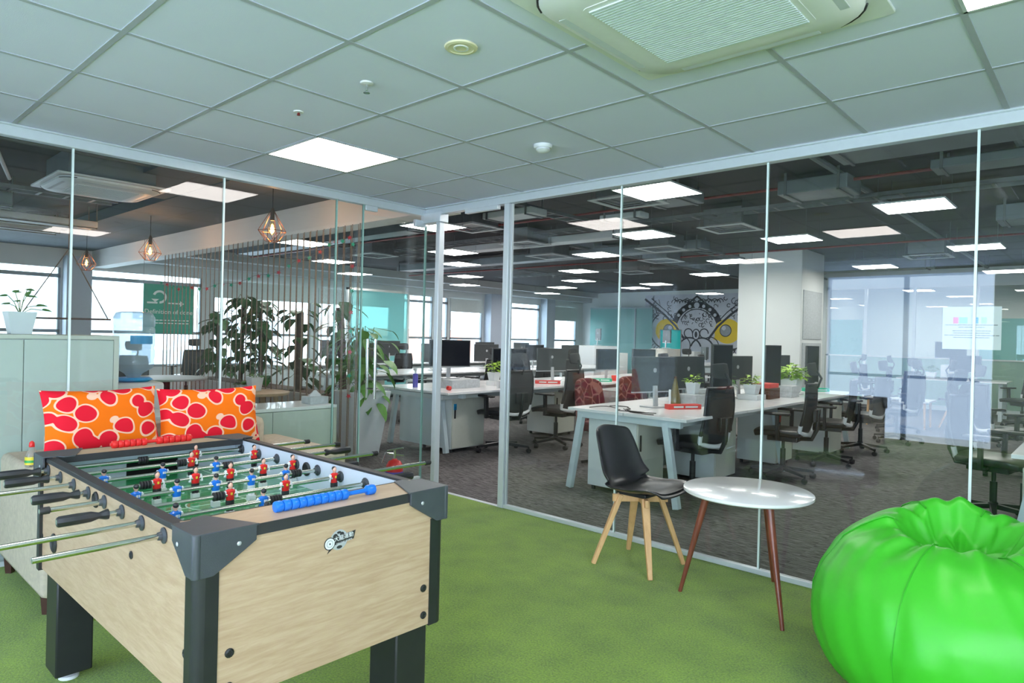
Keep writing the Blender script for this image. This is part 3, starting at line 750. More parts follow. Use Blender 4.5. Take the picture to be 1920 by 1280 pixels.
# ================================================================ ROUND SIDE TABLE
def side_table():
    t = thing('side_table', (-1.445, 3.49, 0), 'round glossy white side table on three tapered dark wood legs on the turf', 'table')
    c = (-1.445, 3.49, 0); zt = .585
    MB().lathe([(.0, zt-.022), (.322, zt-.022), (.330, zt-.016), (.330, zt-.004), (.324, zt), (0, zt)], c, 64).done('tabletop', 'tabletop_white', t)
    for (x, y) in ((-1.744, 3.339), (-1.155, 3.241), (-1.436, 3.865)):
        d = Vector((x-c[0], y-c[1], 0)); a = Vector(c)+d*.60+Vector((0, 0, zt-.022))
        MB().tube([a, Vector((x, y, 0))+(a-Vector((x, y, 0)))*.02, (x, y, 0)], [.021, .0105, .010], 14).done('leg', 'walnut', t)
        MB().lathe([(.034, zt-.030), (.034, zt-.022)], (a.x, a.y, 0), 16).done('leg_bracket', 'black_plastic', t)
side_table()

# ================================================================ BEAN BAG
def bean_bag():
    c = Vector((-.43, 3.05, 0))
    t = thing('bean_bag', c, 'large bright green leatherette bean bag with a puckered top on the turf', 'bean bag')
    prof = [(0, 0), (.24, .0), (.36, .03), (.455, .11), (.507, .22), (.524, .33), (.515, .43), (.485, .535), (.445, .62), (.395, .68), (.335, .725), (.28, .75), (.235, .758), (.20, .735), (.175, .68), (.14, .62), (.07, .585), (0, .575)]
    nT = 110
    def pt(i, a):
        r, z = prof[i]; k = i/(len(prof)-1)
        fold = 0
        if z > .45 or i > 10:
            q = min(1, max(0, (i-8)/5)); fold = q*(.020*math.sin(4*a+.6)+.012*math.sin(11*a+2.1)+.008*math.sin(19*a))
        seam = 0
        for s in range(6):
            da = (a - (s*math.pi/3+.30) + math.pi) % (2*math.pi) - math.pi
            seam += -.012*math.exp(-(da/.035)**2)*min(1, r/.3)
            seam += .007*math.sin(z*60+s*2.1+a*5)*math.exp(-((abs(da)-.13)/.12)**2)*(1 if .08 < z < .66 and i < 12 else 0)
        wr = .004*math.sin(a*31+z*20)+.004*math.sin(z*45+3*math.sin(a*4))
        r2 = max(0, r+fold*.8+seam+(wr if 2 < i < 13 else 0))
        zz = z + (fold*.9 if i > 9 else 0) + max(0, z-.50)*.18*math.sin(a)-.075*min(1, z/.6)**2*min(1, r/.25)
        if 9 < i < 15: zz += .008*math.sin(3*a+1)
        return Vector((c.x+r2*math.cos(a)*1.0, c.y+r2*math.sin(a)*.98, max(0, zz)))
    rs = [[pt(i, 2*math.pi*j/nT) for j in range(nT)] for i in range(1, len(prof)-1)]
    # refine vertically
    out = []
    for A, B in zip(rs, rs[1:]):
        for k in range(2):
            out.append([a.lerp(b2, k/2) for a, b2 in zip(A, B)])
    out.append(rs[-1])
    MB().rings(out).done('cover', 'bean_green', t, subsurf=1, angle=180)
    for s in range(6):
        a = s*math.pi/3+.30
        pts = [pt(i, a) for i in range(2, 14)]; pts = [p+(p-Vector((c.x, c.y, .35))).normalized()*.004 for p in pts]
        MB().tube(pts, .0028, 6).done('seam', 'bean_seam', t)
bean_bag()

# ================================================================ SOFA AND CUSHIONS
def sofa():
    t = thing('sofa', (-4.1, 1.6, 0), 'beige fabric sofa along the left glass wall behind the football table', 'sofa')
    def pad(nm, a, b, bv=.03): MB().box(a, b).done(nm, 'sofa_fabric', t, bevel=bv, angle=60)
    pad('armrest', (-4.56, .835, .09), (-3.66, 1.06, .66)); pad('armrest', (-4.56, 2.26, .09), (-3.66, 2.48, .62))
    pad('backrest', (-4.58, 1.03, .09), (-4.33, 2.28, .78), .05)
    pad('base', (-4.40, 1.05, .09), (-3.68, 2.27, .30), .015)
    pad('seat_cushion', (-4.35, 1.065, .29), (-3.67, 1.66, .44), .04); pad('seat_cushion', (-4.35, 1.665, .29), (-3.67, 2.255, .44), .04)
    for x in (-4.5, -3.74):
        for y in (.88, 2.43): MB().lathe([(.022, 0), (.03, .09)], (x, y, 0), 4).done('leg', 'dark_wood', t, smooth=False)
sofa()
def cushion(cx, cy, cz, w, h, th, lean, yaw, label):
    t = thing('throw_pillow', (cx, cy, cz), label, 'cushion', 'patterned cushions on the sofa')
    t.rotation_euler = (0, R(lean), R(yaw))
    b = MB(); n = 22
    def f(s):
        def g(u, v):
            a, c = 2*u-1, 2*v-1
            y = a*w/2*(1-.07*(1-a*a)*0)*(1-.055*(1-c*c)*abs(a)) ; z = c*h/2*(1-.085*(1-a*a)*abs(c))
            e = (max(0, 1-a**4))**.55*(max(0, 1-c**4))**.55
            return (s*th/2*e, y if True else 0, z)
        return g
    b.grid(f(1), n, n)
    b2 = MB(); b2.grid(f(-1), n, n); b.add(b2.v, [tuple(reversed(q)) for q in b2.f])
    M = chain(t); b.v = [tuple(M @ Vector(v)) for v in b.v]
    o = b.done('cover', 'blob_print', t, angle=180)
    return t
cushion(-4.24, 1.245, .845, .60, .36, .15, -14, 4, 'red and orange blob-patterned cushion, the left one on the sofa')
cushion(-4.25, 1.855, .82, .62, .37, .15, -12, -3, 'red and orange blob-patterned cushion, the right one on the sofa')
def toy_bottle():
    c = (-4.02, .865, .66)
    t = thing('glue_bottle', c, 'small clear bottle with yellow-green label and red cap on the sofa arm', 'bottle')
    k = .9
    MB().lathe([(.026, 0), (.028, .004), (.027, .055), (.018, .075), (.012, .10), (.010, .105)], c, 18).done('bottle_body', 'clear_plastic', t)
    MB().lathe([(.0285, .012), (.0290, .012), (.0285, .050), (.0275, .050)], c, 18, cap=False).done('label_band', 'label_yellow', t)
    MB().lathe([(.0292, .022), (.0295, .022), (.0292, .034), (.0290, .034)], c, 18, cap=False).done('label_stripe', 'label_green', t)
    MB().lathe([(.012, .098), (.013, .10), (.011, .12), (.004, .128)], c, 14).done('cap', 'red_plastic', t)
toy_bottle()

# ================================================================ CEILING FITTINGS OF THE GAMES ROOM
def room_lights():
    spots = [(-3.73, 2.375, 'square recessed light panel in the white tiled ceiling left of the smoke detector'),
             (-.107, 2.375, 'recessed light panel at the top right edge of the white tiled ceiling'),
             (-1.92, .57, 'recessed light panel in the white tiled ceiling above the football table end'),
             (-.107, -1.24, 'recessed light panel in the white tiled ceiling behind the camera, left'),
             (1.7, .57, 'recessed light panel in the white tiled ceiling on the far right side of the room'),
             (-3.73, -1.24, 'recessed light panel in the white tiled ceiling behind the camera near the left glass wall')]
    for x, y, l in spots:
        t = thing('ceiling_light', (x, y, CH), l, 'ceiling light', 'games room light panels')
        b = MB(); w = .30
        b.box((x-w, y-w, CH-.006), (x+w, y-w+.012, CH)); b.box((x-w, y+w-.012, CH-.006), (x+w, y+w, CH)); b.box((x-w, y-w, CH-.006), (x-w+.012, y+w, CH)); b.box((x+w-.012, y-w, CH-.006), (x+w, y+w, CH))
        b.done('light_frame', 'diff_frame', t, smooth=False)
        MB().box((x-w+.012, y-w+.012, CH-.005), (x+w-.012, y+w-.012, CH-.001)).done('light_diffuser', 'room_panel_light', t, smooth=False)
room_lights()
def cassette(cx, cy, z, w, label, body=0, full=True):
    t = thing('air_conditioner', (cx, cy, z), label, 'air conditioner')
    def rr(w, r, n=6):
        P = []
        for qx, qy, a0 in ((1, 1, 0), (-1, 1, 90), (-1, -1, 180), (1, -1, 270)):
            for i in range(n+1):
                a = R(a0+90*i/n); P.append((cx+qx*(w-r)+r*math.cos(a), cy+qy*(w-r)+r*math.sin(a)))
        return P
    h = w/2
    MB().prism(rr(h, .02), z+.012, z+.03).done('cover_plate', 'ac_white', t, bevel=.003)
    b = MB(); b.rings([[(x, y, zz) for x, y in rr(ww, r)] for ww, r, zz in ((h*.90, .16, z+.014), (h*.90, .16, z-.005), (h*.86, .15, z-.020), (h*.66, .09, z-.028))]); b.done('outlet_ring', 'ac_white', t, angle=50)
    b = MB()
    for s in (-1, 1):
        b.box((cx-h*.55, cy+s*h*.79-.016, z-.024), (cx+h*.55, cy+s*h*.79+.016, z-.019)); b.box((cx+s*h*.79-.016, cy-h*.55, z-.024), (cx+s*h*.79+.016, cy+h*.55, z-.019))
    b.done('air_flap', 'diff_frame', t, bevel=.002)
    g = MB().prism(rr(h*.60, .03), z-.030, z-.024).done('grille_panel', 'ac_white', t)
    b = MB(); n = 34; k = h*.555
    for i in range(n):
        y = cy-k+2*k*(i+.5)/n; b.box((cx-k, y-.0048, z-.0345), (cx+k, y+.0048, z-.0295))
    b.done('grille_slats', 'ac_grille', g, smooth=False)
    b = MB()
    for sx in (-1, 1):
        for sy in (-1, 1):
            a0 = math.atan2(sy, sx)
            b.tube([(cx+sx*(h*.90-.16)+(.165)*math.cos(a0+d), cy+sy*(h*.90-.16)+(.165)*math.sin(a0+d), z-.002) for d in (-.5, -.25, 0, .25, .5)], .004, 5)
    b.done('corner_gap', 'rubber', t)
    if body:
        MB().box((cx-h*.78, cy-h*.78, z+.03), (cx+h*.78, cy+h*.78, z+.03+body)).done('unit_body', 'duct', t, bevel=.004)
    return t
cassette(-1.05, 2.05, CH-.02, .95, 'large white cassette air conditioner in the tiled ceiling near the camera')
def small_ceiling():
    c = (-1.92, 1.781, CH); t = thing('ceiling_speaker', c, 'round yellowed ceiling speaker left of the air conditioner', 'speaker')
    MB().lathe([(.062, 0), (.066, -.003), (.063, -.008), (.050, -.010), (.048, -.006)], c, 32, cap=False).done('rim', 'yellowed', t)
    MB().lathe([(.0, -.007), (.040, -.007), (.050, -.009), (.050, 0)], c, 32).done('speaker_grille', 'yellowed', t)
    MB().lathe([(.022, -.010), (.030, -.010), (.030, -.006), (.022, -.006)], c, 24, cap=False).done('inner_ring', 'ac_white', t)
    c = (-2.527, 1.772, CH); t = thing('fire_sprinkler', c, 'chrome sprinkler head hanging from the white tiled ceiling', 'sprinkler')
    MB().lathe([(.0, 0), (.030, 0), (.028, -.006), (.014, -.009), (0, -.009)], c, 20).done('escutcheon', 'ac_white', t)
    MB().tube([(c[0], c[1], CH-.008), (c[0], c[1], CH-.035)], .006, 8).tube([(c[0]-.009, c[1], CH-.02), (c[0]-.009, c[1], CH-.045)], .002, 6).tube([(c[0]+.009, c[1], CH-.02), (c[0]+.009, c[1], CH-.045)], .002, 6).done('nozzle', 'chrome', t)
    MB().lathe([(0, -.047), (.015, -.047), (.015, -.044), (0, -.044)], c, 12).done('deflector', 'chrome', t)
    c = (-3.133, 1.784, CH); t = thing('fire_sprinkler', c, 'tiny red-bulb sprinkler head flush with the tiled ceiling near the light panel', 'sprinkler')
    MB().lathe([(0, 0), (.026, 0), (.024, -.005), (0, -.007)], c, 18).done('escutcheon', 'ac_white', t)
    MB().lathe([(0, -.022), (.009, -.020), (.006, -.007), (0, -.007)], c, 10).done('red_bulb', 'pipe_red', t)
    c = (-2.521, 3.011, CH); t = thing('smoke_detector', c, 'white round smoke detector on the tiled ceiling', 'smoke detector')
    MB().lathe([(0, 0), (.055, 0), (.055, -.012), (.050, -.020), (0, -.020)], c, 28).done('detector_base', 'white_plastic', t)
    MB().lathe([(.040, -.020), (.043, -.030), (.032, -.040), (.014, -.045), (0, -.045)], c, 28).done('sensor_dome', 'white_plastic', t)
small_ceiling()
def notice():
    x0, x1, z0, z1, y = -.655, -.415, 1.36, 1.57, GY+.012
    t = thing('paper_notice', ((x0+x1)/2, y, z0), 'white paper notice with four coloured tiles on the right glass wall', 'notice')
    MB().box((x0, y, z0), (x1, y+.0006, z1)).done('sheet', 'paper', t, smooth=False)
    cx = (x0+x1)/2; w = x1-x0
    for c, xx in (('pink', -.27), ('sky', -.14), ('azure', .07), ('lime', .21)):
        xa = cx+xx*w; ww = .022 if c != 'sky' else .034
        o = MB().box((xa-ww/2, y-.001, z1-.083), (xa+ww/2, y-.0002, z1-.052)).done('coloured_tile', c, t, smooth=False)
    rnd = random.Random(3); b = MB()
    for dz, hw in ((-.090, .108), (-.101, .053), (-.119, .078), (-.130, .075), (-.141, .112), (-.152, .074)):
        xx = cx-hw
        while xx < cx+hw:
            L = rnd.uniform(.008, .024); b.box((xx, y-.0008, z1+dz-.0018), (min(xx+L, cx+hw), y-.0002, z1+dz+.0018)); xx += L+.003
    b.done('printed_text', 'ink', t, smooth=False)
notice()

# ================================================================ OFFICE CEILING
def office_lights():
    L = [(-3.13, 5.37, 'over the near desk row, closest to the right glass wall'), (-3.16, 8.85, 'over the near desk row, second from the glass wall'), (-3.12, 12.71, 'over the near desk row, just right of the white pillar'),
         (-1.48, 7.37, 'over the right hand aisle, nearest to the glass wall'), (-1.44, 10.84, 'over the right hand aisle, second from the glass wall'), (-1.5, 14.5, 'over the right hand aisle, near the meeting room glass'),
         (-4.55, 7.5, 'over the aisle left of the near desk row, closest to the camera'), (-4.85, 10.78, 'over the aisle just in front of the white pillar'),
         (-6.14, 12.67, 'left of the white pillar, level with it'), (-6.25, 8.90, 'over the second desk row, second from the doorway'), (-6.35, 5.49, 'at the top of the open doorway post'),
         (-8.05, 7.40, 'seen in the open doorway, nearest one'), (-8.09, 10.88, 'over the aisle beyond the second desk row, middle'), (-8.30, 14.31, 'over the aisle beyond the second desk row, far'),
         (-9.29, 8.71, 'seen in the open doorway, the lower one'), (-9.46, 12.73, 'over the third desk row, far'), (-9.41, 15.13, 'over the third desk row, farthest, left of the mural'),
         (-9.23, 5.40, 'over the third desk row, nearest, above the string curtain'), (-11.12, 7.13, 'over the fourth desk row, nearest'), (-11.1, 10.6, 'over the fourth desk row, middle'), (-11.1, 14.2, 'over the fourth desk row, far'),
         (-13.0, 8.9, 'beside the window wall, nearest'), (-13.0, 12.4, 'beside the window wall, middle'), (-13.0, 15.9, 'beside the window wall, farthest'), (-6.4, 16.2, 'in front of the mural, right'), (-8.6, 17.8, 'in front of the mural, left'),
         (-3.6, 18.6, 'inside the glazed meeting room, left'), (-1.2, 18.6, 'inside the glazed meeting room, right')]
    u = [False]; z = 2.72
    t = thing('ceiling_light', (0, 0, 0), '', 'ceiling light', 'office light panels')
    w = .30; b = MB()
    b.box((-w, -w, -.006), (w, -w+.010, .008)); b.box((-w, w-.010, -.006), (w, w, .008)); b.box((-w, -w, -.006), (-w+.010, w, .008)); b.box((w-.010, -w, -.006), (w, w, .008)); b.box((-w, -w, .004), (w, w, .008))
    b.done('light_frame', 'diff_frame', t, smooth=False)
    MB().box((-w+.010, -w+.010, -.0055), (w-.010, w-.010, -.002)).done('light_diffuser', 'panel_light', t, smooth=False)
    for sx in (-1, 1):
        for sy in (-1, 1): MB().tube([(sx*.26, sy*.26, .006), (sx*.26, sy*.26, OC-z)], .002, 5).done('suspension_wire', 'cable_tray', t)
    for x, y, l in L: place(t, u, (x, y, z), 0, 'square light panel ' + l)
office_lights()
def diffusers():
    t = thing('air_diffuser', (0, 0, 0), '', 'air vent', 'hanging air diffusers'); w = .30; b = MB()
    for k, hw in enumerate((.30, .22, .155, .095)):
        ww = .05 if k == 0 else .016; z = .012*k
        for s in (-1, 1):
            b.box((min(s*hw, s*(hw-ww)), -hw, z-.006), (max(s*hw, s*(hw-ww)), hw, z+.002)); b.box((-hw, min(s*hw, s*(hw-ww)), z-.006), (hw, max(s*hw, s*(hw-ww)), z+.002))
        if k == 0: b.done('outer_frame', 'diff_frame', t, smooth=False); b = MB()
    b.done('louvres', 'duct', t, smooth=False)
    for sx in (-1, 1):
        for sy in (-1, 1): MB().tube([(sx*.27, sy*.27, 0), (sx*.27, sy*.27, OC-2.76)], .003, 5).done('suspension_wire', 'cable_tray', t)
    MB().box((-.24, -.24, .03), (.24, .24, .22)).done('plenum_box', 'cable_tray', t, smooth=False)
    u = [False]
    for x, y, l in ((-6.22, 6.04, 'hanging in the open doorway beside the first light'), (-6.66, 7.6, 'right of the doorway post, left one'), (-7.28, 8.94, 'right of the doorway post, lower one'),
                    (-3.56, 7.88, 'over the near desk row between two lights'), (-3.69, 5.78, 'close behind the nearest office light'), (-5.97, 10.44, 'left of the white pillar, near'), (-5.2, 9.1, 'between the pillar and the second desk row'),
                    (-9.9, 7.2, 'left of the doorway post, dim'), (-7.5, 12.0, 'over the far end of the second desk row'), (-2.2, 12.0, 'right of the white pillar above the aisle')):
        place(t, u, (x, y, 2.76), 0, 'square air diffuser ' + l)
diffusers()
def services():
    def duct(a, b, label, m='duct'):
        t = thing('air_duct', ((a[0]+b[0])/2, (a[1]+b[1])/2, b[2]), label, 'duct')
        MB().box(a, b).done('casing', m, t, bevel=.01)
        h = MB(); top = OC if b[1] > 4.2 else LC+.12
        for x in (a[0]+.08, b[0]-.08):
            h.box((x-.012, a[1]-.012, a[2]-.01), (x+.012, a[1], top)); h.box((x-.012, b[1], a[2]-.01), (x+.012, b[1]+.012, top)); h.box((x-.012, a[1]-.012, a[2]-.014), (x+.012, b[1]+.012, a[2]))
        h.done('hanger', 'cable_tray', t, smooth=False)
    duct((-3.9, 6.3, 2.86), (-3.35, 6.75, 2.98), 'grey duct end box above the near desk row')
    duct((-2.55, 6.7, 2.84), (-1.9, 7.15, 2.98), 'grey duct box left of the aisle light')
    duct((-1.75, 5.6, 2.88), (2.6, 6.05, 3.0), 'long grey duct over the right part of the office')
    duct((-1.2, 6.5, 2.86), (2.6, 6.8, 2.94), 'narrow grey duct behind the long one on the right')
    duct((-1.05, 9.2, 2.80), (1.5, 9.7, 2.98), 'grey duct farther back on the right')
    duct((-8.9, 7.9, 2.80), (-5.2, 8.15, 2.9), 'pale duct crossing behind the doorway lights', 'diff_frame')
    duct((-12.6, 9.8, 2.84), (-4.9, 10.1, 2.98), 'dark grey duct crossing the middle of the office')
    duct((-5.9, 5.9, 2.82), (-5.1, 6.2, 2.9), 'short pale duct at the top of the doorway', 'diff_frame')
    duct((-4.9, 7.0, 2.86), (-4.3, 7.2, 2.93), 'short pale duct right of the doorway post', 'diff_frame')
    duct((-12.8, 6.0, 2.84), (-7.4, 6.3, 2.98), 'dark duct crossing above the string curtain')
    duct((-4.9, 13.8, 2.78), (-2.5, 14.2, 2.98), 'grey duct behind the white pillar')
    def pipe(pts, r, m, nm, label, cat='pipe'):
        o = MB().tube(pts, r, 8).done(nm, m, None); tag(o, label, cat)
    pipe([(-14, 6.9, 2.95), (4, 6.9, 2.95)], .016, 'pipe_red', 'sprinkler_pipe', 'thin red sprinkler pipe crossing the office ceiling, nearest')
    pipe([(-14, 11.3, 2.92), (4, 11.3, 2.92)], .016, 'pipe_red', 'sprinkler_pipe', 'thin red sprinkler pipe crossing the office ceiling, farther')
    pipe([(-2.0, 4.2, 3.0), (-2.0, 16.5, 3.0)], .03, 'duct', 'conduit_pipe', 'grey conduit running back above the near desk row')
    pipe([(-.6, 4.2, 2.98), (-.6, 16.5, 2.98)], .035, 'duct', 'conduit_pipe', 'grey conduit running back over the right aisle')
    pipe([(-7.1, 4.5, 2.98), (-7.1, 18, 2.98)], .03, 'cable_tray', 'conduit_pipe', 'dark conduit running back above the second aisle')
    def tray(x, y0, y1, z, label, along='y'):
        b = MB()
        for s in (-.11, .11):
            if along == 'y': b.box((x+s-.008, y0, z), (x+s+.008, y1, z+.04))
            else: b.box((y0, x+s-.008, z), (y1, x+s+.008, z+.04))
        k = y0+.1
        while k < y1:
            if along == 'y': b.box((x-.11, k, z), (x+.11, k+.03, z+.008))
            else: b.box((k, x-.11, z), (k+.03, x+.11, z+.008))
            k += .25
        tag(b.done('cable_tray', 'cable_tray', None, smooth=False), label, 'cable tray')
    tray(-5.3, 4.6, 17, 2.9, 'ladder cable tray running back over the second aisle')
    tray(7.6, -12, 3.8, 2.88, 'ladder cable tray crossing the office ceiling', 'x')
    tray(12.6, -12, -5.6, 2.88, 'ladder cable tray crossing far back by the pillar', 'x')
    tray(-10.3, 4.8, 18, 2.9, 'ladder cable tray over the third desk row')
    # lounge services
    cassette(-7.35, 2.10, 2.70, .95, 'white cassette air conditioner with a grey body hanging above the lounge at left', body=.24)
    duct((-10.4, 1.35, 2.66), (-9.9, 2.8, 2.74), 'pale green duct piece above the lounge, middle', 'diff_frame')
    duct((-11.6, .6, 2.70), (-11.2, 2.7, 2.78), 'pale duct farther back above the lounge', 'diff_frame')
    duct((-9.2, .4, 2.66), (-8.9, 1.7, 2.80), 'grey duct at the left edge above the lounge', 'duct')
    pipe([(-6.8, .2, 2.90), (-6.8, 2.9, 2.90)], .02, 'cable_tray', 'conduit_pipe', 'dark conduit above the lounge air conditioner')
    pipe([(-5.9, .35, 2.86), (-6.7, .95, 2.86), (-6.7, .95, 2.70)], .035, 'pipe_red', 'sprinkler_pipe', 'red sprinkler pipe at the top left corner of the lounge')
    for k in range(3):
        pipe([(-6.9+.0*k, .95+.12*k, 2.84), (-8.3, 1.35+.10*k, 2.84)], .018, 'diff_frame', 'insulated_pipe', 'pale insulated pipe in the bundle at top left, ' + ('first from the left', 'middle', 'last from the left')[k])
    tray(-8.6, -1.5, 2.6, 2.78, 'dark cable tray above the lounge')
services()

# ================================================================ DESK BENCHES
def bench(nm, x0, x1, y0, y1, label, frames, peds_r, peds_l, legs=None):
    t = thing('desk_bench', ((x0+x1)/2, (y0+y1)/2, 0), label, 'desk', 'white bench desks')
    z = .74; n = max(1, int(round((y1-y0)/1.2))); st = (y1-y0)/n; xm = (x0+x1)/2
    for i in range(n):
        for a, c in ((x0, xm-.006), (xm+.006, x1)):
            MB().box((a, y0+i*st+.002, z-.025), (c, y0+(i+1)*st-.002, z)).done('desktop', 'tabletop_white', t, bevel=.002)
    for y in frames:
        b = MB(); w = .055
        b.bar((x0+.075, y, z-.055), (x1-.075, y, z-.055), .05, .06)
        l0, l1 = legs or (x0, x1)
        b.bar((l0+.12, y, z-.05), (l0, y, 0), w, .055, up=(0, 1, 0)); b.bar((l1-.12, y, z-.05), (l1, y, 0), w, .055, up=(0, 1, 0))
        b.done('trestle_frame', 'leg_white', t, bevel=.003)
    MB().box((x0+.15, y0+.06, z-.09), (x1-.15, y1-.06, z-.04)).done('under_beam', 'laminate_edge', t, smooth=False)
    return t
def pedestal(x0, x1, y0, y1, face, label, keytag=None):
    t = thing('pedestal_cabinet', ((x0+x1)/2, (y0+y1)/2, 0), label, 'cabinet', 'white pedestal cabinets under the desks')
    MB().box((x0, y0, .04), (x1, y1, .64)).done('body', 'laminate', t, bevel=.003)
    xf = x1 if face > 0 else x0
    b = MB()
    d = MB().box((min(xf, xf+face*.018), y0+.004, .05), (max(xf, xf+face*.018), y1-.004, .635)).done('door', 'panel_cream', t, bevel=.002)
    MB().box((min(xf+face*.018, xf+face*.03), y0+.03, .40), (max(xf+face*.018, xf+face*.03), y0+.045, .54)).done('handle', 'black_plastic', d, smooth=False)
    if keytag: MB().box((min(xf+face*.02, xf+face*.03), y0+.02, .50), (max(xf+face*.02, xf+face*.03), y0+.055, .57)).done('key_tag', keytag, d, smooth=False)
    for x in (x0+.04, x1-.04):
        for y in (y0+.04, y1-.04): MB().lathe([(.02, 0), (.02, .04)], (x, y, 0), 8).done('caster', 'rubber', t)
    return t
BA = bench('a', -3.70, -2.52, 4.86, 9.66, 'nearest long white bench desk right behind the right glass wall', [4.93, 7.25, 9.55], [], [], (-3.71, -2.62))
BB = bench('b', -6.62, -5.36, 4.9, 11.2, 'long white bench desk seen straight through the open doorway', [5.22, 8.0, 11.1], [], [], (-6.77, -5.72))
bench('d', -9.50, -8.32, 5.75, 13.0, 'third white bench desk, seen through the glass door', [5.95, 9.4, 12.9], [], [])
bench('f', -12.40, -11.25, 6.2, 14.6, 'fourth white bench desk near the window wall', [6.3, 10.4, 14.5], [], [])
bench('g', -9.5, -8.0, 15.2, 18.6, 'white bench desk in front of the mural', [15.3, 18.5], [], [])
bench('e', -.46, .72, 4.96, 9.76, 'white bench desk at the far right edge of the picture behind the glass', [5.05, 9.7], [], [])
tt = thing('meeting_table', (-2.6, 15.2, 0), 'white table with square white legs in front of the meeting room glass', 'table')
tag(tt, kind=None)
for args in [(-3.56, -3.06, 5.0, 5.45, 1, 'white pedestal cabinet beside the left trestle leg of the nearest bench', None),
             (-3.27, -2.84, 6.05, 6.50, 1, 'white pedestal cabinet with a green key tag under the nearest bench', 'label_green'),
             (-3.2, -2.76, 7.40, 7.85, 1, 'white pedestal cabinet with an orange key tag, second under the nearest bench', 'tray_red'),
             (-3.0, -2.58, 8.60, 9.05, 1, 'white pedestal cabinet, farthest under the nearest bench', None),
             (-6.25, -5.70, 5.27, 5.80, 1, 'white pedestal cabinet with a blue key tag in the open doorway', 'label_blue'),
             (-6.2, -5.72, 7.20, 7.65, 1, 'white pedestal cabinet under the doorway bench, right of the glass post', None),
             (-9.0, -8.48, 5.95, 6.40, 1, 'white pedestal cabinet behind the glass door handle', None),
             (-6.2, -5.72, 9.60, 10.05, 1, 'white pedestal cabinet, farthest under the doorway bench', None),
             (.0, -.40, 5.15, 5.6, -1, 'white pedestal cabinet under the desk at the right edge', None)]:
    x0, x1, y0, y1, f, l, k = args
    pedestal(min(x0, x1), max(x0, x1), y0, y1, f, l, k)
bpy.data.objects.remove(tt)
# modesty panel boards that close the bench ends
MB().box((-3.58, 5.48, .04), (-3.54, 7.2, .66)).done('modesty_panel', 'panel_mint', BA, smooth=False)
MB().box((-6.60, 5.235, .05), (-5.80, 5.262, .68)).done('modesty_panel', 'leg_white', BB, smooth=False)

def meeting_table():
    t = thing('meeting_table', (-2.4, 15.6, 0), 'white table with square white legs in front of the meeting room glass', 'table')
    MB().box((-3.3, 15.2, .71), (-1.5, 16.1, .74)).done('tabletop', 'tabletop_white', t, bevel=.003)
    for x in (-3.2, -1.6):
        for y in (15.3, 16.0): MB().box((x-.03, y-.03, 0), (x+.03, y+.03, .71)).done('leg', 'leg_white', t, smooth=False)
bpy.data.objects  # keep names stable
def low_table():
    t = thing('low_bench_table', (-2.75, 13.0, 0), 'low white table with wooden legs in front of the meeting room glass', 'table')
    MB().box((-3.25, 12.6, .44), (-2.25, 13.2, .47)).done('tabletop', 'tabletop_white', t, bevel=.003)
    for x, y in ((-3.18, 12.67), (-2.32, 12.67), (-3.18, 13.13), (-2.32, 13.13)):
        MB().tube([(x*.97-.08, y, .44), (x, y, 0)], [.02, .014], 8).done('leg', 'beech', t)

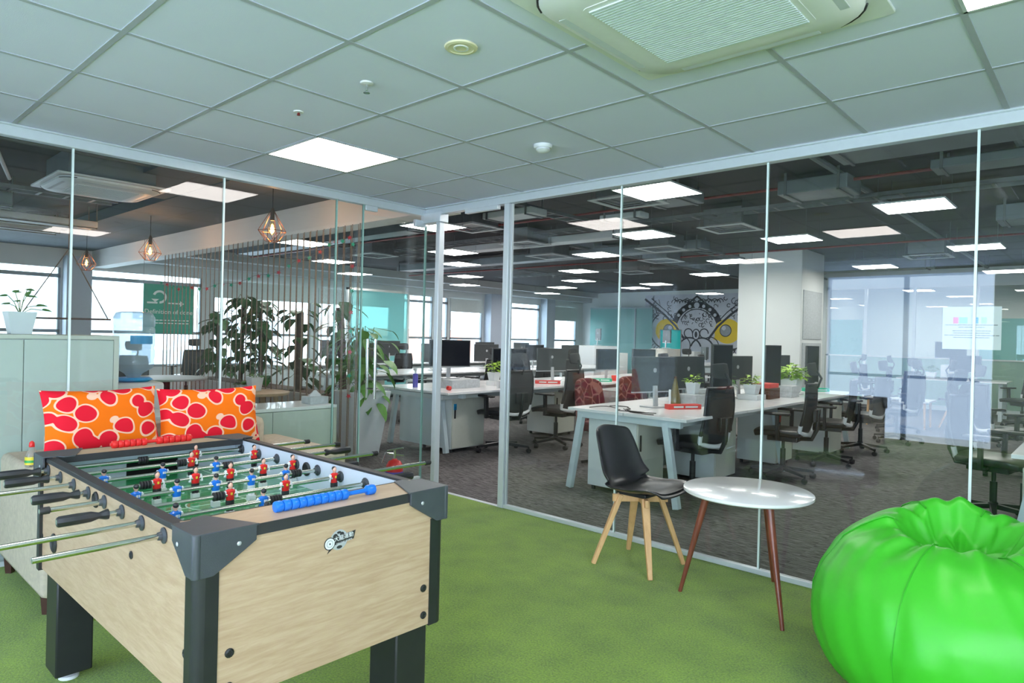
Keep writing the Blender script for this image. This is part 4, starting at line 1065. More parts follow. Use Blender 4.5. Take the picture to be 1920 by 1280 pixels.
# ================================================================ OFFICE CHAIRS (built facing +Y, origin on the floor)
def office_chair(shade='mesh_black', arms=True, head=True):
    t = thing('office_chair', (0, 0, 0), '', 'chair')
    for k in range(5):
        a = R(90+72*k); d = Vector((math.cos(a), math.sin(a), 0))
        MB().bar((0, 0, .105), d*.31+Vector((0, 0, .075)), [.05, .035], [.04, .025]).done('base_arm', 'black_plastic', t, bevel=.004)
        c = d*.31
        MB().lathe([(.0, -.022), (.026, -.022), (.028, -.012), (.028, .012), (.026, .022), (0, .022)], (c.x, c.y, .028), 12, M=Matrix.Rotation(a+.6, 4, 'Z') @ Matrix.Rotation(R(90), 4, 'X')).tube([(c.x, c.y, .03), (c.x, c.y, .075)], .010, 6).done('caster', 'rubber', t)
    MB().lathe([(.035, .085), (.035, .13), (.026, .14), (.026, .30), (.016, .30), (.016, .40)], (0, 0, 0), 14).done('gas_lift', 'black_plastic', t)
    MB().box((-.11, -.16, .385), (.11, .13, .43)).tube([(.08, 0, .41), (.25, .02, .40)], .007, 6).done('tilt_mechanism', 'black_plastic', t, bevel=.008)
    def seat(u, v):
        x = (2*u-1); y = (2*v-1); r = (1-.10*abs(x)**3)
        return (x*.245*(1-.06*abs(y)**4), y*.24*r+.01, .475+.012*(1-x*x)-.02*max(0, y)**3+.0)
    b = MB(); b.grid(seat, 10, 10); b.done('seat', 'chair_black', t, solid=.055, angle=60, bevel=.012)
    # back: mesh in a frame, curved
    def back(u, v):
        x = 2*u-1; z = v
        w = .235-.02*z-.02*(abs(2*z-1))**3
        y = -.24-.055*z+.045*math.sin(z*3.0)*-.6+.045*x*x
        return (x*w, y, .50+.47*z)
    MB().grid(back, 12, 14).done('back_mesh', shade, t, solid=.006, angle=80)
    edge = [back(0, i/12) for i in range(13)]+[back(i/8, 1) for i in range(1, 9)]+[back(1, 1-i/12) for i in range(1, 13)]
    MB().tube(edge, .014, 8).done('back_frame', 'black_plastic', t)
    low = [back(i/10, 0) for i in range(11)]
    low = [(x*1.0, y-.006, z-.03*(1-(2*i/10-1)**2)*1.2) for i, (x, y, z) in enumerate(low)]
    low = [back(0, .14)]+low+[back(1, .14)]
    MB().tube(low, .020, 8).done('lower_trim', 'white_plastic', t)
    MB().tube([(0, -.10, .41), (0, -.27, .42), (0, -.315, .52), (0, -.325, .72)], .022, 8).box((-.09, -.325, .60), (.09, -.295, .72)).done('back_support', 'black_plastic', t, bevel=.004)
    if arms:
        for s in (-1, 1):
            MB().bar((s*.20, .0, .43), (s*.275, .0, .43), .05, .02).bar((s*.275, -.01, .42), (s*.285, -.01, .66), .05, .03, up=(0, 1, 0)).done('arm_post', 'black_plastic', t, bevel=.004)
            MB().box((s*.285-.04, -.13, .66), (s*.285+.04, .13, .685)).done('armrest', 'black_plastic', t, bevel=.01)
    if head:
        def hd(u, v):
            x = 2*u-1; z = 2*v-1; return (x*.125*(1-.12*z*z), -.285+.04*x*x+.012*z, 1.115+.068*z*(1-.15*x*x))
        MB().grid(hd, 8, 6).done('headrest', shade, t, solid=.022, angle=80, bevel=.008)
        MB().tube([(0, -.31, .93), (0, -.345, 1.03), (0, -.30, 1.10)], .011, 8).done('headrest_stem', 'black_plastic', t)
    return t
OCH = office_chair(); uo = [False]; G = 'black mesh office chairs'
def oc(x, y, rz, l): place(OCH, uo, (x, y, 0), R(rz), 'black mesh office chair ' + l, G)
oc(-2.78, 5.50, 84, 'at the nearest bench, closest to the right glass wall')
oc(-2.50, 6.90, 96, 'at the nearest bench, second from the glass wall')
oc(-2.45, 8.10, 100, 'at the nearest bench, third from the glass wall')
oc(-2.42, 9.35, 82, 'at the nearest bench, fourth from the glass wall')
oc(-2.30, 10.7, 75, 'beyond the far end of the nearest bench')
oc(-5.38, 5.82, 84, 'beside the pedestal cabinet in the open doorway')
oc(-5.22, 6.62, 97, 'seen just right of the thick glass post')
oc(-5.05, 8.55, 85, 'at the doorway bench, third seat')
oc(-8.0, 6.75, 150, 'behind the glass door, with its back to the door handle')
oc(-8.0, 8.1, 95, 'at the third bench, second seat')
oc(-8.0, 9.5, 85, 'at the third bench, third seat')
oc(-7.05, 9.7, -90, 'on the left side of the doorway bench, far seat')
oc(-7.0, 8.2, -95, 'on the left side of the doorway bench, middle seat')
oc(-10.9, 8.5, 90, 'at the fourth bench, first seat')
oc(-10.9, 10.0, 80, 'at the fourth bench, second seat')
oc(-10.9, 11.5, 100, 'at the fourth bench, third seat')
oc(-4.15, 8.9, -80, 'on the left side of the nearest bench near its far end')
oc(-7.6, 14.3, 60, 'behind the bottles near the mural, left')
oc(-6.4, 13.3, 120, 'left of the white pillar')
oc(-.72, 6.6, -100, 'at the right edge bench, nearest seat')
oc(-.90, 9.0, -60, 'turned sideways below the paper notice, right')
oc(-1.5, 11.4, -95, 'below the paper notice, standing left of the turned chair')
oc(-2.6, 12.0, 70, 'right of the white pillar, front')
oc(-3.4, 13.9, 95, 'right of the white pillar, back')
oc(-1.2, 14.4, 140, 'at the meeting room table, right end')
oc(-3.6, 15.0, -60, 'at the meeting room table, left end')
oc(-9.9, 3.1, 215, 'in the lounge beside the water bottle')
oc(-13.0, 5.2, 100, 'near the windows behind the planter')
meeting_table(); low_table()

def lounge_chair():
    t = thing('lounge_chair', (0, 0, 0), '', 'chair')
    def bk(u, v):
        x = 2*u-1; return (x*.29*(1-.18*v*v), -.26-.07*v+.06*x*x, .42+.50*v-.05*abs(x)**3*v)
    MB().grid(bk, 14, 10).done('backrest', 'maroon_fabric', t, solid=.06, angle=80, bevel=.02)
    MB().box((-.27, -.24, .36), (.27, .27, .46)).done('seat', 'maroon_fabric', t, bevel=.03)
    MB().tube([(0, 0, .36), (0, 0, .06)], .03, 10).done('pole', 'black_plastic', t)
    for k in range(4):
        a = R(45+90*k); MB().bar((0, 0, .07), (.30*math.cos(a), .30*math.sin(a), .02), .05, .03).done('base_arm', 'black_plastic', t, bevel=.004)
    return t
LCH = lounge_chair(); ul = [False]
place(LCH, ul, (-4.12, 6.16, 0), R(-87), 'maroon net-patterned fabric chair behind the nearest bench, left one', 'maroon fabric chairs')
place(LCH, ul, (-4.10, 6.98, 0), R(-95), 'maroon net-patterned fabric chair behind the nearest bench, right one beside the big dark screen', 'maroon fabric chairs')

# ================================================================ SCREENS (built facing +Y, origin on the desk)
def monitor(w, h, z0, logo=True):
    t = thing('monitor', (0, 0, 0), '', 'monitor')
    MB().box((-w/2, -.012, z0), (w/2, .018, z0+h)).done('housing', 'screen_back', t, bevel=.004)
    MB().box((-w/2+.012, .018, z0+.02), (w/2-.012, .0195, z0+h-.012)).done('display', 'screen', t, smooth=False)
    MB().box((-w/2, -.014, z0-.004), (w/2, .019, z0+.008)).done('lower_bezel', 'silver', t, smooth=False)
    MB().bar((0, -.03, .01), (0, -.018, z0+.06), .05, .02, up=(0, 1, 0)).done('stand_neck', 'silver', t, bevel=.003)
    MB().box((-.11, -.10, 0), (.11, .07, .012)).done('stand_foot', 'silver', t, bevel=.004)
    if logo: MB().lathe([(0, 0), (.022, 0), (.022, .001), (0, .001)], (0, -.0125, z0+h*.62), 16, M=Matrix.Rotation(R(90), 4, 'X')).done('back_emblem', 'silver', t)
    return t
ML = monitor(.54, .33, .14); MP = monitor(.31, .52, .08, False); um, up_ = [False], [False]
def mon(x, y, rz, l, tall=False, z=.74):
    place(MP if tall else ML, up_ if tall else um, (x, y, z), R(rz), ('tall upright monitor ' if tall else 'flat black monitor ')+l, 'portrait monitors' if tall else 'landscape monitors')
mon(-6.0, 5.50, -107, 'on the doorway bench facing the aisle', z=.84)
mon(-5.98, 6.55, -104, 'on the doorway bench, partly behind the thick glass post')
mon(-6.1, 7.6, 79, 'on the doorway bench, third in line')
mon(-5.90, 8.75, -96, 'on the doorway bench with its plain grey face to the glass')
mon(-5.95, 9.9, -104, 'on the doorway bench, farthest')
mon(-3.22, 5.55, 76, 'on the nearest bench, closest to the glass', z=.74)
mon(-3.24, 6.25, 81, 'on the nearest bench behind the amber bottle')
mon(-3.05, 6.62, -105, 'on the nearest bench, upright behind the first office chair', True)
mon(-3.05, 8.00, -103, 'on the nearest bench, upright behind the second office chair', True)
mon(-3.30, 8.80, 75, 'with a round emblem on the nearest bench behind the lime plant')
mon(-3.02, 9.30, -100, 'on the nearest bench, upright at its far end', True)
mon(-3.2, 7.35, 77, 'on the nearest bench, middle, seen from behind')
mon(-8.9, 6.5, 83, 'on the third bench behind the glass door handle')
mon(-8.9, 7.8, 80, 'on the third bench, second in line')
mon(-8.9, 9.1, 77, 'on the third bench, third in line')
mon(-8.9, 10.5, -96, 'on the third bench, fourth in line')
mon(-8.95, 11.8, 84, 'on the third bench, fifth in line')
mon(-11.8, 7.6, 79, 'on the fourth bench, first in line')
mon(-11.8, 9.0, 77, 'on the fourth bench, second in line')
mon(-11.8, 10.5, 75, 'on the fourth bench, third in line')
mon(-11.8, 12.0, 74, 'on the fourth bench, fourth in line')
mon(-11.8, 13.4, 83, 'on the fourth bench, fifth in line')
mon(-8.7, 15.6, -40, 'raised on white boxes below the mural', z=1.16)
mon(-11.0, 15.8, -40, 'raised on white boxes in front of the frosted blue windows', z=1.18)
mon(-8.2, 16.9, -60, 'low in front of the mural, right')
mon(-7.9, 16.1, -50, 'low in front of the mural, left')
mon(-2.2, 15.6, 170, 'on the meeting room table', z=.74)
mon(-2.5, 15.95, 180, 'stacked high on a stand on the meeting room table', z=1.0)
mon(.1, 6.2, 81, 'on the right edge bench')

# ================================================================ PLANTS
def leaf_cluster(b, c, n, r, h, L, Wd, seed, flat=.5):
    rd = random.Random(seed)
    for i in range(n):
        a = rd.uniform(0, 6.283); q = rd.random()**.6; rr = r*q
        p = Vector((c[0]+rr*math.cos(a)*.6, c[1]+rr*math.sin(a)*.6, c[2]+h*rd.uniform(.05, 1)*(1-.35*q)))
        d = Vector((math.cos(a+rd.uniform(-.5, .5)), math.sin(a+rd.uniform(-.5, .5)), rd.uniform(-.25, .7)))
        b.leaf(p, d, (0, 0, 1), L*rd.uniform(.7, 1.2), Wd*rd.uniform(.7, 1.2), rd.uniform(.15, .5))
    return b
def pot(t, c, w0, w1, h, m='pot_white', square=True):
    b = MB(); n = 4 if square else 20; k = math.sqrt(2) if square else 1
    M = Matrix.Rotation(R(45), 4, 'Z') if square else None
    b.lathe([(w0*k, 0), (w1*k, h), (w1*k*.88, h), (w1*k*.84, h-.02), (0, h-.02)], c, n, M=M)
    b.done('pot', m, t, smooth=not square, bevel=.003)
    MB().lathe([(0, h-.018), (w1*k*.84, h-.018)], c, n, M=M, cap=False).done('soil', 'moss_pole', t, smooth=False)
def small_plant(c, h, n, leafm, L, label, w=.055, ph=.11, seed=1, stems=5):
    t = thing('potted_plant', c, label, 'plant', 'small plants in white pots')
    pot(t, c, w*.72, w, ph)
    b = MB(); rd = random.Random(seed)
    for i in range(stems):
        a = rd.uniform(0, 6.28); b.tube([(c[0], c[1], c[2]+ph-.02), (c[0]+.03*math.cos(a), c[1]+.03*math.sin(a), c[2]+ph+h*.5), (c[0]+.07*math.cos(a), c[1]+.07*math.sin(a), c[2]+ph+h*.9)], .0028, 5)
    b.done('stems', 'stem', t)
    leaf_cluster(MB(), (c[0], c[1], c[2]+ph-.01), n, w*2.2, h, L, L*.7, seed).done('leaves', leafm, t, angle=80)
small_plant((-3.04, 5.98, .855), .10, 26, 'leaf_lime', .05, 'small lime plant in a white pot on a paper stack beside the amber bottle', seed=2)
small_plant((-2.98, 7.25, .795), .12, 40, 'leaf_lime', .06, 'lime plant in a white pot, the bushy one in the middle of the nearest bench', w=.075, seed=3)
small_plant((-2.98, 8.42, .76), .20, 130, 'leaf_lime', .09, 'bushy lime plant in a wide white planter at the far half of the nearest bench', w=.12, ph=.17, seed=4)
small_plant((-3.12, 6.85, .80), .14, 30, 'leaf', .07, 'green plant with a red flower in a white pot on the nearest bench', w=.06, seed=5)
small_plant((-5.88, 6.16, .80), .16, 30, 'leaf_lime', .08, 'lime plant in a white pot between two monitors in the doorway', w=.065, seed=6)
small_plant((-5.74, 6.42, .76), .10, 26, 'leaf_lime', .07, 'low lime plant trailing beside the thick glass post', w=.05, ph=.06, seed=7)
small_plant((-2.75, 15.5, .74), .14, 30, 'leaf', .08, 'green plant in a white pot on the meeting room table', w=.09, ph=.12, seed=8)
def corner_plant():
    c = (-4.95, .99, 1.312)
    t = thing('potted_plant', c, 'green pothos in a tapered white pot on top of the tall cabinet at left', 'plant')
    pot(t, c, .052, .074, .135)
    b = MB(); lf = MB(); rd = random.Random(5)
    tips = [(-.02, -.02, .12), (.0, .03, .10), (-.05, .01, .07), (.03, .075, .045), (.05, .10, .02), (0, -.06, .10), (0, -.05, .05), (.02, .03, .14)]
    for dx, dy, dz in tips:
        base = Vector((c[0], c[1], c[2]+.12)); tip = base+Vector((dx, dy, dz+.01))
        b.tube([base, base.lerp(tip, .5)+Vector((0, 0, .02)), tip], .0025, 5)
        for k in range(2):
            d = Vector((dx+rd.uniform(-.03, .03), dy+rd.uniform(-.05, .05), .01)); lf.leaf(tip, d, (0.4, -.3, 1), rd.uniform(.04, .06), rd.uniform(.03, .04), .3)
    b.done('stems', 'stem', t); lf.done('leaves', 'leaf', t, angle=80)
corner_plant()
def planter():
    t = thing('floor_planter', (-8.3, 4.35, 0), 'long grey wooden planter box below the string curtain', 'planter')
    MB().box((-10.6, 4.3, 0), (-6.6, 4.72, .62)).done('box', 'planter_box', t, bevel=.01)
    MB().box((-10.57, 4.33, .6), (-6.63, 4.69, .625)).done('soil', 'moss_pole', t, smooth=False)
    t = thing('white_planter', (-6.0, 4.45, 0), 'slanting white floor planter at the right end of the string curtain', 'planter')
    b = MB().rings([[(x*1.0-6.28, y+4.42, z) for x, y in ((-w, -w), (w, -w), (w, w), (-w, w))] for w, z in ((.15, 0), (.24, .72), (.20, .72), (.19, .66))]); b.done('body', 'pot_white', t, bevel=.006, smooth=False)
    def climber(x, y, z0, top, lean, n, seed, label, L=.19, m='leaf_dark', rr=.24, pole=.03):
        t = thing('climbing_plant', (x, y, z0), label, 'plant', 'climbing plants on moss poles')
        tx, ty = x+lean, y
        MB().tube([(x, y, z0), (tx, ty, top)], pole, 10).done('moss_pole', 'moss_pole', t)
        b = MB(); s = MB(); rd = random.Random(seed)
        for i in range(n):
            q = rd.random(); a = rd.uniform(0, 6.283); zz = z0+.05+(top-z0)*q**.8*1.02; px = x+(tx-x)*q
            r0 = rr*rd.uniform(.25, 1)*(1.15-.4*q); p = Vector((px+r0*math.cos(a), y+r0*.8*math.sin(a), zz+rd.uniform(-.05, .08)))
            if i % 3 == 0: s.tube([(px, y, zz-.05), p.lerp(Vector((px, y, zz)), .4)+Vector((0, 0, .05)), p], .004, 5)
            b.leaf(p, (math.cos(a), math.sin(a), rd.uniform(-.9, .1)), (0, 0, 1), L*rd.uniform(.7, 1.25), L*.8*rd.uniform(.7, 1.2), rd.uniform(.2, .5))
        s.done('stems', 'stem', t); b.done('leaves', m, t, angle=80)
    climber(-10.1, 4.5, .62, 1.55, .0, 50, 1, 'climbing plant on a moss pole in the planter, leftmost')
    climber(-9.35, 4.5, .62, 1.78, .05, 64, 2, 'climbing plant on a moss pole in the planter, second from the left')
    climber(-8.75, 4.5, .62, 1.72, -.05, 70, 3, 'climbing plant on a moss pole in the planter, third from the left')
    climber(-7.75, 4.5, .62, 1.62, .0, 34, 4, 'climbing plant on a thick bare-topped moss pole, fourth from the left', pole=.045)
    climber(-6.75, 4.5, .62, 1.66, -.10, 30, 5, 'climbing plant on a leaning moss pole at the right end of the planter', pole=.045)
    # big bright arrowhead plant
    c = (-6.28, 4.42, .70)
    t = thing('potted_plant', c, 'large bright green plant with drooping leaves in the slanting white planter', 'plant')
    b = MB(); s = MB(); rd = random.Random(9)
    for i in range(80):
        a = rd.uniform(0, 6.283); r0 = rd.uniform(.05, .42); zz = rd.uniform(-.30, .62)*(1-.3*r0); p = Vector((c[0]+r0*math.cos(a), c[1]+r0*.75*math.sin(a), c[2]+.16+zz))
        if zz > -.1: s.tube([c, (c[0]+r0*.4*math.cos(a), c[1]+r0*.3*math.sin(a), c[2]+.2+zz), p], .004, 5)
        b.leaf(p, (math.cos(a), math.sin(a), rd.uniform(-1.1, -.2)), (0, 0, 1), rd.uniform(.12, .24), rd.uniform(.07, .14), .4)
    s.done('stems', 'stem', t); b.done('leaves', 'leaf', t, angle=80)
planter()

# ================================================================ STRING CURTAIN AND GARLAND
def string_curtain():
    t = thing('string_curtain', (-8.2, 4.16, 2.53), 'brown string curtain hanging from the white beam to the floor', 'string curtain')
    p = MB().tube([(0, 0, 2.53), (0, 0, .012)], .0055, 6)
    base = p.done('string', 'rope', None); base.parent = t; me = base.data
    n = 78
    for i in range(n):
        o = base if i == 0 else base.copy()
        if i: COL.objects.link(o); o.parent = t
        x = -11.3+5.35*i/(n-1)
        z = 0.0 if x > -6.3 else 0
        o.location = (x+8.2, (.0 if i % 2 else .03)-.03-0, -2.53)
    rd = random.Random(4)
    t = thing('star_garland', (-8, 4.1, 2.4), 'thin garland of small red and green stars draped across the string curtain', 'garland')
    pts = [(-11.3, 4.08, 2.1), (-10.4, 4.08, 1.98), (-9.4, 4.08, 1.97), (-8.4, 4.08, 2.02), (-7.4, 4.08, 2.12), (-6.5, 4.08, 2.32), (-5.98, 4.08, 2.42), (-5.99, 4.08, 1.5), (-6.0, 4.08, .62)]
    fine = []
    for a, b2 in zip(pts, pts[1:]):
        for k in range(8): fine.append(Vector(a).lerp(Vector(b2), k/8)+Vector((0, 0, .02*math.sin(k*.8))))
    MB().tube(fine, .0022, 5).done('garland_wire', 'cable_tray', t)
    for i, p in enumerate(fine[1::2]):
        b = MB(); P = []
        for k in range(10):
            r = (.030 if k % 2 == 0 else .013); a = math.pi*k/5+rd.random(); P.append((r*math.cos(math.pi*k/5+i), r*math.sin(math.pi*k/5+i)))
        b.prism(P, -.005, .005, frame_M(p+Vector((0, -.012, -.02)), (.7, .7, 0), (0, 0, 1))); b.done('star', 'star_red' if i % 2 else 'star_green', t, smooth=False)
string_curtain()

# ================================================================ PENDANT LAMPS
def pendants():
    t = thing('pendant_lamp', (0, 0, 0), '', 'pendant lamp', 'geometric wire cage pendant lamps')
    top, mid, bot = .20, -.03, -.13; n = 6; r1, r2 = .135, .065
    b = MB(); A = [(r1*math.cos(2*math.pi*k/n), r1*math.sin(2*math.pi*k/n), mid) for k in range(n)]; Bt = [(r2*math.cos(2*math.pi*(k+.5)/n), r2*math.sin(2*math.pi*(k+.5)/n), bot) for k in range(n)]
    T = (0, 0, top)
    for k in range(n):
        b.tube([T, A[k]], .003, 5); b.tube([A[k], A[(k+1) % n]], .003, 5); b.tube([A[k], Bt[k]], .003, 5); b.tube([A[(k+1) % n], Bt[k]], .003, 5); b.tube([Bt[k], Bt[(k+1) % n]], .003, 5)
    b.done('wire_cage', 'bronze', t)
    MB().lathe([(0, .20), (.012, .20), (.02, .16), (.02, .075), (0, .075)], (0, 0, 0), 12).done('lamp_holder', 'glow_bulb_base', t)
    MB().tube([(0, 0, .20), (0, 0, LC-2.39)], .004, 6).done('cord', 'rubber', t)
    MB().lathe([(0, -.068), (.018, -.062), (.032, -.035), (.032, -.01), (.02, .045), (.015, .078), (0, .078)], (0, 0, 0), 14).done('bulb', 'bulb_glass', t)
    MB().tube([(.010, 0, .03), (.012, 0, -.04), (0, .008, -.045), (-.012, 0, -.04), (-.010, 0, .03), (0, 0, .04)], .0045, 6).done('filament', 'filament', t)
    u = [False]
    for (x, y, l) in ((-6.25, 3.3, 'nearest one, in front of the string curtain'), (-9.49, 3.3, 'middle one of the three over the lounge'), (-12.2, 3.3, 'farthest one by the windows')):
        place(t, u, (x, y, 2.39), R(15), 'bronze wire cage pendant lamp, ' + l)
        L = bpy.data.lights.new('bulb_light', 'POINT'); L.energy = 15; L.color = (1, .45, .15); L.shadow_soft_size = .03
        o = bpy.data.objects.new('bulb_light', L); COL.objects.link(o); o.location = (x, y+.0, 2.385)
pendants()

# ================================================================ LOUNGE BEHIND THE LEFT GLASS
def lounge():
    def cabinet(nm, y0, y1, x1, h, label, nd):
        x0 = x1-.42
        t = thing(nm, ((x0+x1)/2, (y0+y1)/2, 0), label, 'cabinet')
        MB().box((x0, y0, 0), (x1-.018, y1, h-.025)).done('carcass', 'laminate', t, bevel=.002)
        MB().box((x0-.0, y0, h-.025), (x1+.004, y1, h)).done('top_board', 'tabletop_white' if h < 1 else 'panel_cream', t, bevel=.002)
        MB().box((x1-.018, y1-.03, 0), (x1+.003, y1, h-.025)).done('edge_strip', 'panel_cream', t, smooth=False)
        for k in range(nd):
            a = y0+(y1-.03-y0)*k/nd; c = y0+(y1-.03-y0)*(k+1)/nd
            MB().box((x1-.018, a+.002, .03), (x1, c-.002, h-.03)).done('door', 'panel_mint', t, bevel=.0015)
    cabinet('tall_cabinet', -.45, 1.475, -4.74, 1.312, 'tall pale cabinet behind the left glass with a pothos on top', 4)
    cabinet('low_cabinet', 1.49, 3.115, -4.76, .775, 'low white cabinet behind the sofa with a tissue box on top', 3)
    t = thing('tissue_box', (-4.93, 3.03, .775), 'grey tissue box with a tissue sticking out on the low white cabinet', 'tissue box')
    MB().box((-5.0, 2.93, .775), (-4.86, 3.10, .835)).done('box', 'paper_grey', t, bevel=.003)
    b = MB(); c = (-4.93, 3.015, .835)
    b.rings([[(c[0]+r*math.cos(a)*(1+.25*math.sin(3*a)), c[1]+r*1.2*math.sin(a)*(1+.2*math.cos(4*a)), c[2]+z) for a in [2*math.pi*j/14 for j in range(14)]] for r, z in ((.045, 0), (.040, .012), (.022, .03), (.008, .05))])
    b.done('tissue', 'paper', t)
    # water dispenser with bottle
    c = (-5.385, 1.775, 0)
    t = thing('water_dispenser', c, 'white water dispenser base under the large bottle beside the tall cabinet', 'water dispenser')
    MB().box((c[0]-.17, c[1]-.16, 0), (c[0]+.17, c[1]+.16, .97)).done('body', 'white_plastic', t, bevel=.02)
    MB().lathe([(.10, .97), (.13, .985), (.11, 1.0), (0, 1.0)], c, 24).done('collar', 'azure', t)
    MB().box((c[0]+.17, c[1]-.08, .70), (c[0]+.19, c[1]+.08, .86)).done('tap_recess', 'diff_frame', t, smooth=False)
    t = thing('water_bottle', (c[0], c[1], 1.0), 'large upturned clear water bottle with a blue label on the dispenser', 'bottle')
    pr = [(0, 1.0), (.04, 1.0), (.06, 1.03), (.125, 1.07), (.138, 1.10), (.132, 1.125), (.138, 1.15), (.138, 1.20), (.131, 1.22), (.138, 1.24), (.138, 1.36), (.132, 1.375), (.138, 1.39), (.138, 1.44), (.12, 1.475), (.08, 1.485), (0, 1.485)]
    MB().lathe(pr, (c[0], c[1], 0), 28).done('bottle_body', 'bottle_plastic', t)
    b = MB(); n = 8
    for k in range(n):
        a0, a1 = R(-28+68*k/n), R(-28+68*(k+1)/n); r = .1395
        vs = [(c[0]+r*math.cos(a), c[1]+r*math.sin(a), z) for a in (a0, a1) for z in (1.25, 1.31)]; b.add(vs, [(0, 2, 3, 1)])
    b.done('label', 'label_blue', t, smooth=False, solid=.001)
    # tables
    t = thing('round_table', (-9.0, 3.35, 0), 'round dark-topped table by the lounge windows', 'table')
    MB().lathe([(0, .715), (.48, .715), (.49, .725), (.49, .74), (0, .74)], (-9.0, 3.35, 0), 36).done('tabletop', 'laminate_edge', t)
    MB().tube([(-9.0, 3.35, .02), (-9.0, 3.35, .715)], .05, 14).done('pedestal', 'black_plastic', t)
    MB().lathe([(0, 0), (.27, 0), (.27, .015), (0, .03)], (-9.0, 3.35, 0), 28).done('base', 'black_plastic', t)
    t = thing('wooden_table', (-6.8, 3.45, 0), 'round light wood table behind the sofa cushions', 'table')
    MB().lathe([(0, .685), (.33, .685), (.34, .70), (.34, .715), (0, .715)], (-6.8, 3.45, 0), 36).done('tabletop', 'pale_wood', t)
    for k in range(4):
        a = R(45+90*k); MB().tube([(-6.8+.20*math.cos(a), 3.45+.20*math.sin(a), .69), (-6.8+.31*math.cos(a), 3.45+.31*math.sin(a), 0)], [.026, .018], 10).done('leg', 'pale_wood', t)
    t = thing('wooden_bench', (-7.0, 2.3, 0), 'long pale wooden bench top just behind the cushions', 'bench')
    MB().box((-8.6, 2.3, .62), (-6.6, 2.62, .66)).done('seat', 'pale_wood', t, bevel=.004)
    for x in (-8.5, -6.75): MB().box((x, 2.32, 0), (x+.05, 2.60, .62)).done('leg', 'pale_wood', t, bevel=.003)
    small_plant((-8.05, 3.9, .62), .07, 24, 'leaf', .07, 'small plant in a terracotta coloured pot in front of the string curtain', w=.05, ph=.07, seed=12)
    t = thing('plant_stand', (-8.05, 3.9, 0), 'grey stand under the small plant before the string curtain', 'stand')
    MB().box((-8.15, 3.8, 0), (-7.95, 4.0, .62)).done('body', 'planter_box', t, bevel=.004)
    small_plant((-6.9, 3.48, .715), .05, 14, 'leaf', .06, 'white pot on the round light wood table', w=.07, ph=.15, seed=13)
    # hanging shelf
    t = thing('hanging_shelf', (-9.3, 2.34, 2.5), 'slim brown shelf hanging on diagonal cords at left in front of the windows', 'shelf')
    a, c, tp = Vector((-9.75, 1.94, 1.455)), Vector((-8.95, 2.66, 1.455)), Vector((-9.316, 2.338, 2.30))
    MB().bar(a, c, .12, .022).done('board', 'shelf_brown', t, bevel=.002)
    MB().tube([a, tp], .006, 6).tube([c, tp], .006, 6).done('cord', 'rope', t)
    MB().tube([tp, (-9.316, 2.338, LC+.12)], .010, 6).done('hanging_rope', 'rope_orange', t)
    # hanging poster
    x = -12.0; y0, y1, z0, z1 = 4.05, 4.86, 1.28, 2.10
    x = -11.9
    t = thing('hanging_poster', (x, (y0+y1)/2, z1), 'green poster with a curved arrow and Definition of done lettering hanging before the windows', 'poster')
    MB().box((x-.008, y0, z0), (x, y1, z1)).done('sheet', 'poster_green', t, smooth=False)
    MB().tube([(x, y0, z1), (x, y0, LC)], .003, 5).tube([(x, y1, z1), (x, y1, OC)], .003, 5).done('wire', 'cable_tray', t)
    Mp = frame_M((x+.001, y0, z0), (0, 1, 0), (0, 0, 1)); w, h = y1-y0, z1-z0
    b = MB(); n = 18; ccx, ccy, r = .31*w, .745*h, .115*w
    P = [(ccx+(r+.018)*math.cos(R(a)), ccy+(r+.018)*math.sin(R(a))) for a in [160-250*i/n for i in range(n+1)]]+[(ccx+(r-.018)*math.cos(R(a)), ccy+(r-.018)*math.sin(R(a))) for a in [-90+250*i/n for i in range(n+1)]]
    for i in range(n):
        q = [P[i], P[i+1], P[2*n-i], P[2*n+1-i]]; b.prism(q[::-1], 0, .002, Mp)
    b.prism([(.15*w, .70*h), (.30*w, .70*h), (.225*w, .60*h+.03)][::-1], 0, .002, Mp)
    b.prism([(.07*w, .605*h), (.27*w, .605*h), (.27*w, .64*h), (.07*w, .64*h)], 0, .002, Mp)
    b.prism([(.48*w, .61*h), (.74*w, .61*h), (.74*w, .635*h), (.48*w, .635*h)], 0, .002, Mp); b.prism([(.72*w, .56*h), (.80*w, .62*h), (.72*w, .68*h)], 0, .002, Mp)
    b.done('arrow_symbol', 'poster_ink', t, smooth=False)
    txt('Definition of done', .105, Mp @ Matrix.Translation((w*.5, h*.44, .001)), 'poster_ink', t)
    b = MB(); rd = random.Random(8)
    for zz in (.20, .26):
        q = .24*w
        while q < .88*w:
            L = rd.uniform(.03, .07); b.prism([(q, zz*h), (q+L, zz*h), (q+L, zz*h+.016), (q, zz*h+.016)], 0, .002, Mp); q += L+.012
    b.done('small_print', 'poster_ink', t, smooth=False)
    # extinguisher
    c = (-4.93, 3.86, 0)
    t = thing('fire_extinguisher', c, 'small red fire extinguisher with a blue band on the carpet behind the glass door', 'fire extinguisher')
    MB().lathe([(0, 0), (.07, 0), (.078, .02), (.080, .12), (.076, .155), (.055, .19), (.024, .205), (.020, .215), (0, .215)], c, 24).done('cylinder', 'red_plastic', t)
    MB().lathe([(.081, .06), (.0825, .06), (.0825, .10), (.081, .10)], c, 24, cap=False).done('label_band', 'purple', t)
    MB().tube([(c[0], c[1], .21), (c[0], c[1], .30)], .015, 8).bar((c[0]-.05, c[1]-.05, .285), (c[0]+.06, c[1]+.05, .315), .022, .012).bar((c[0]-.04, c[1]-.04, .255), (c[0]+.06, c[1]+.06, .245), .02, .01).tube([(c[0], c[1], .26), (c[0]-.06, c[1]-.06, .27), (c[0]-.085, c[1]-.08, .17)], .006, 6).done('valve', 'chrome', t)
lounge()
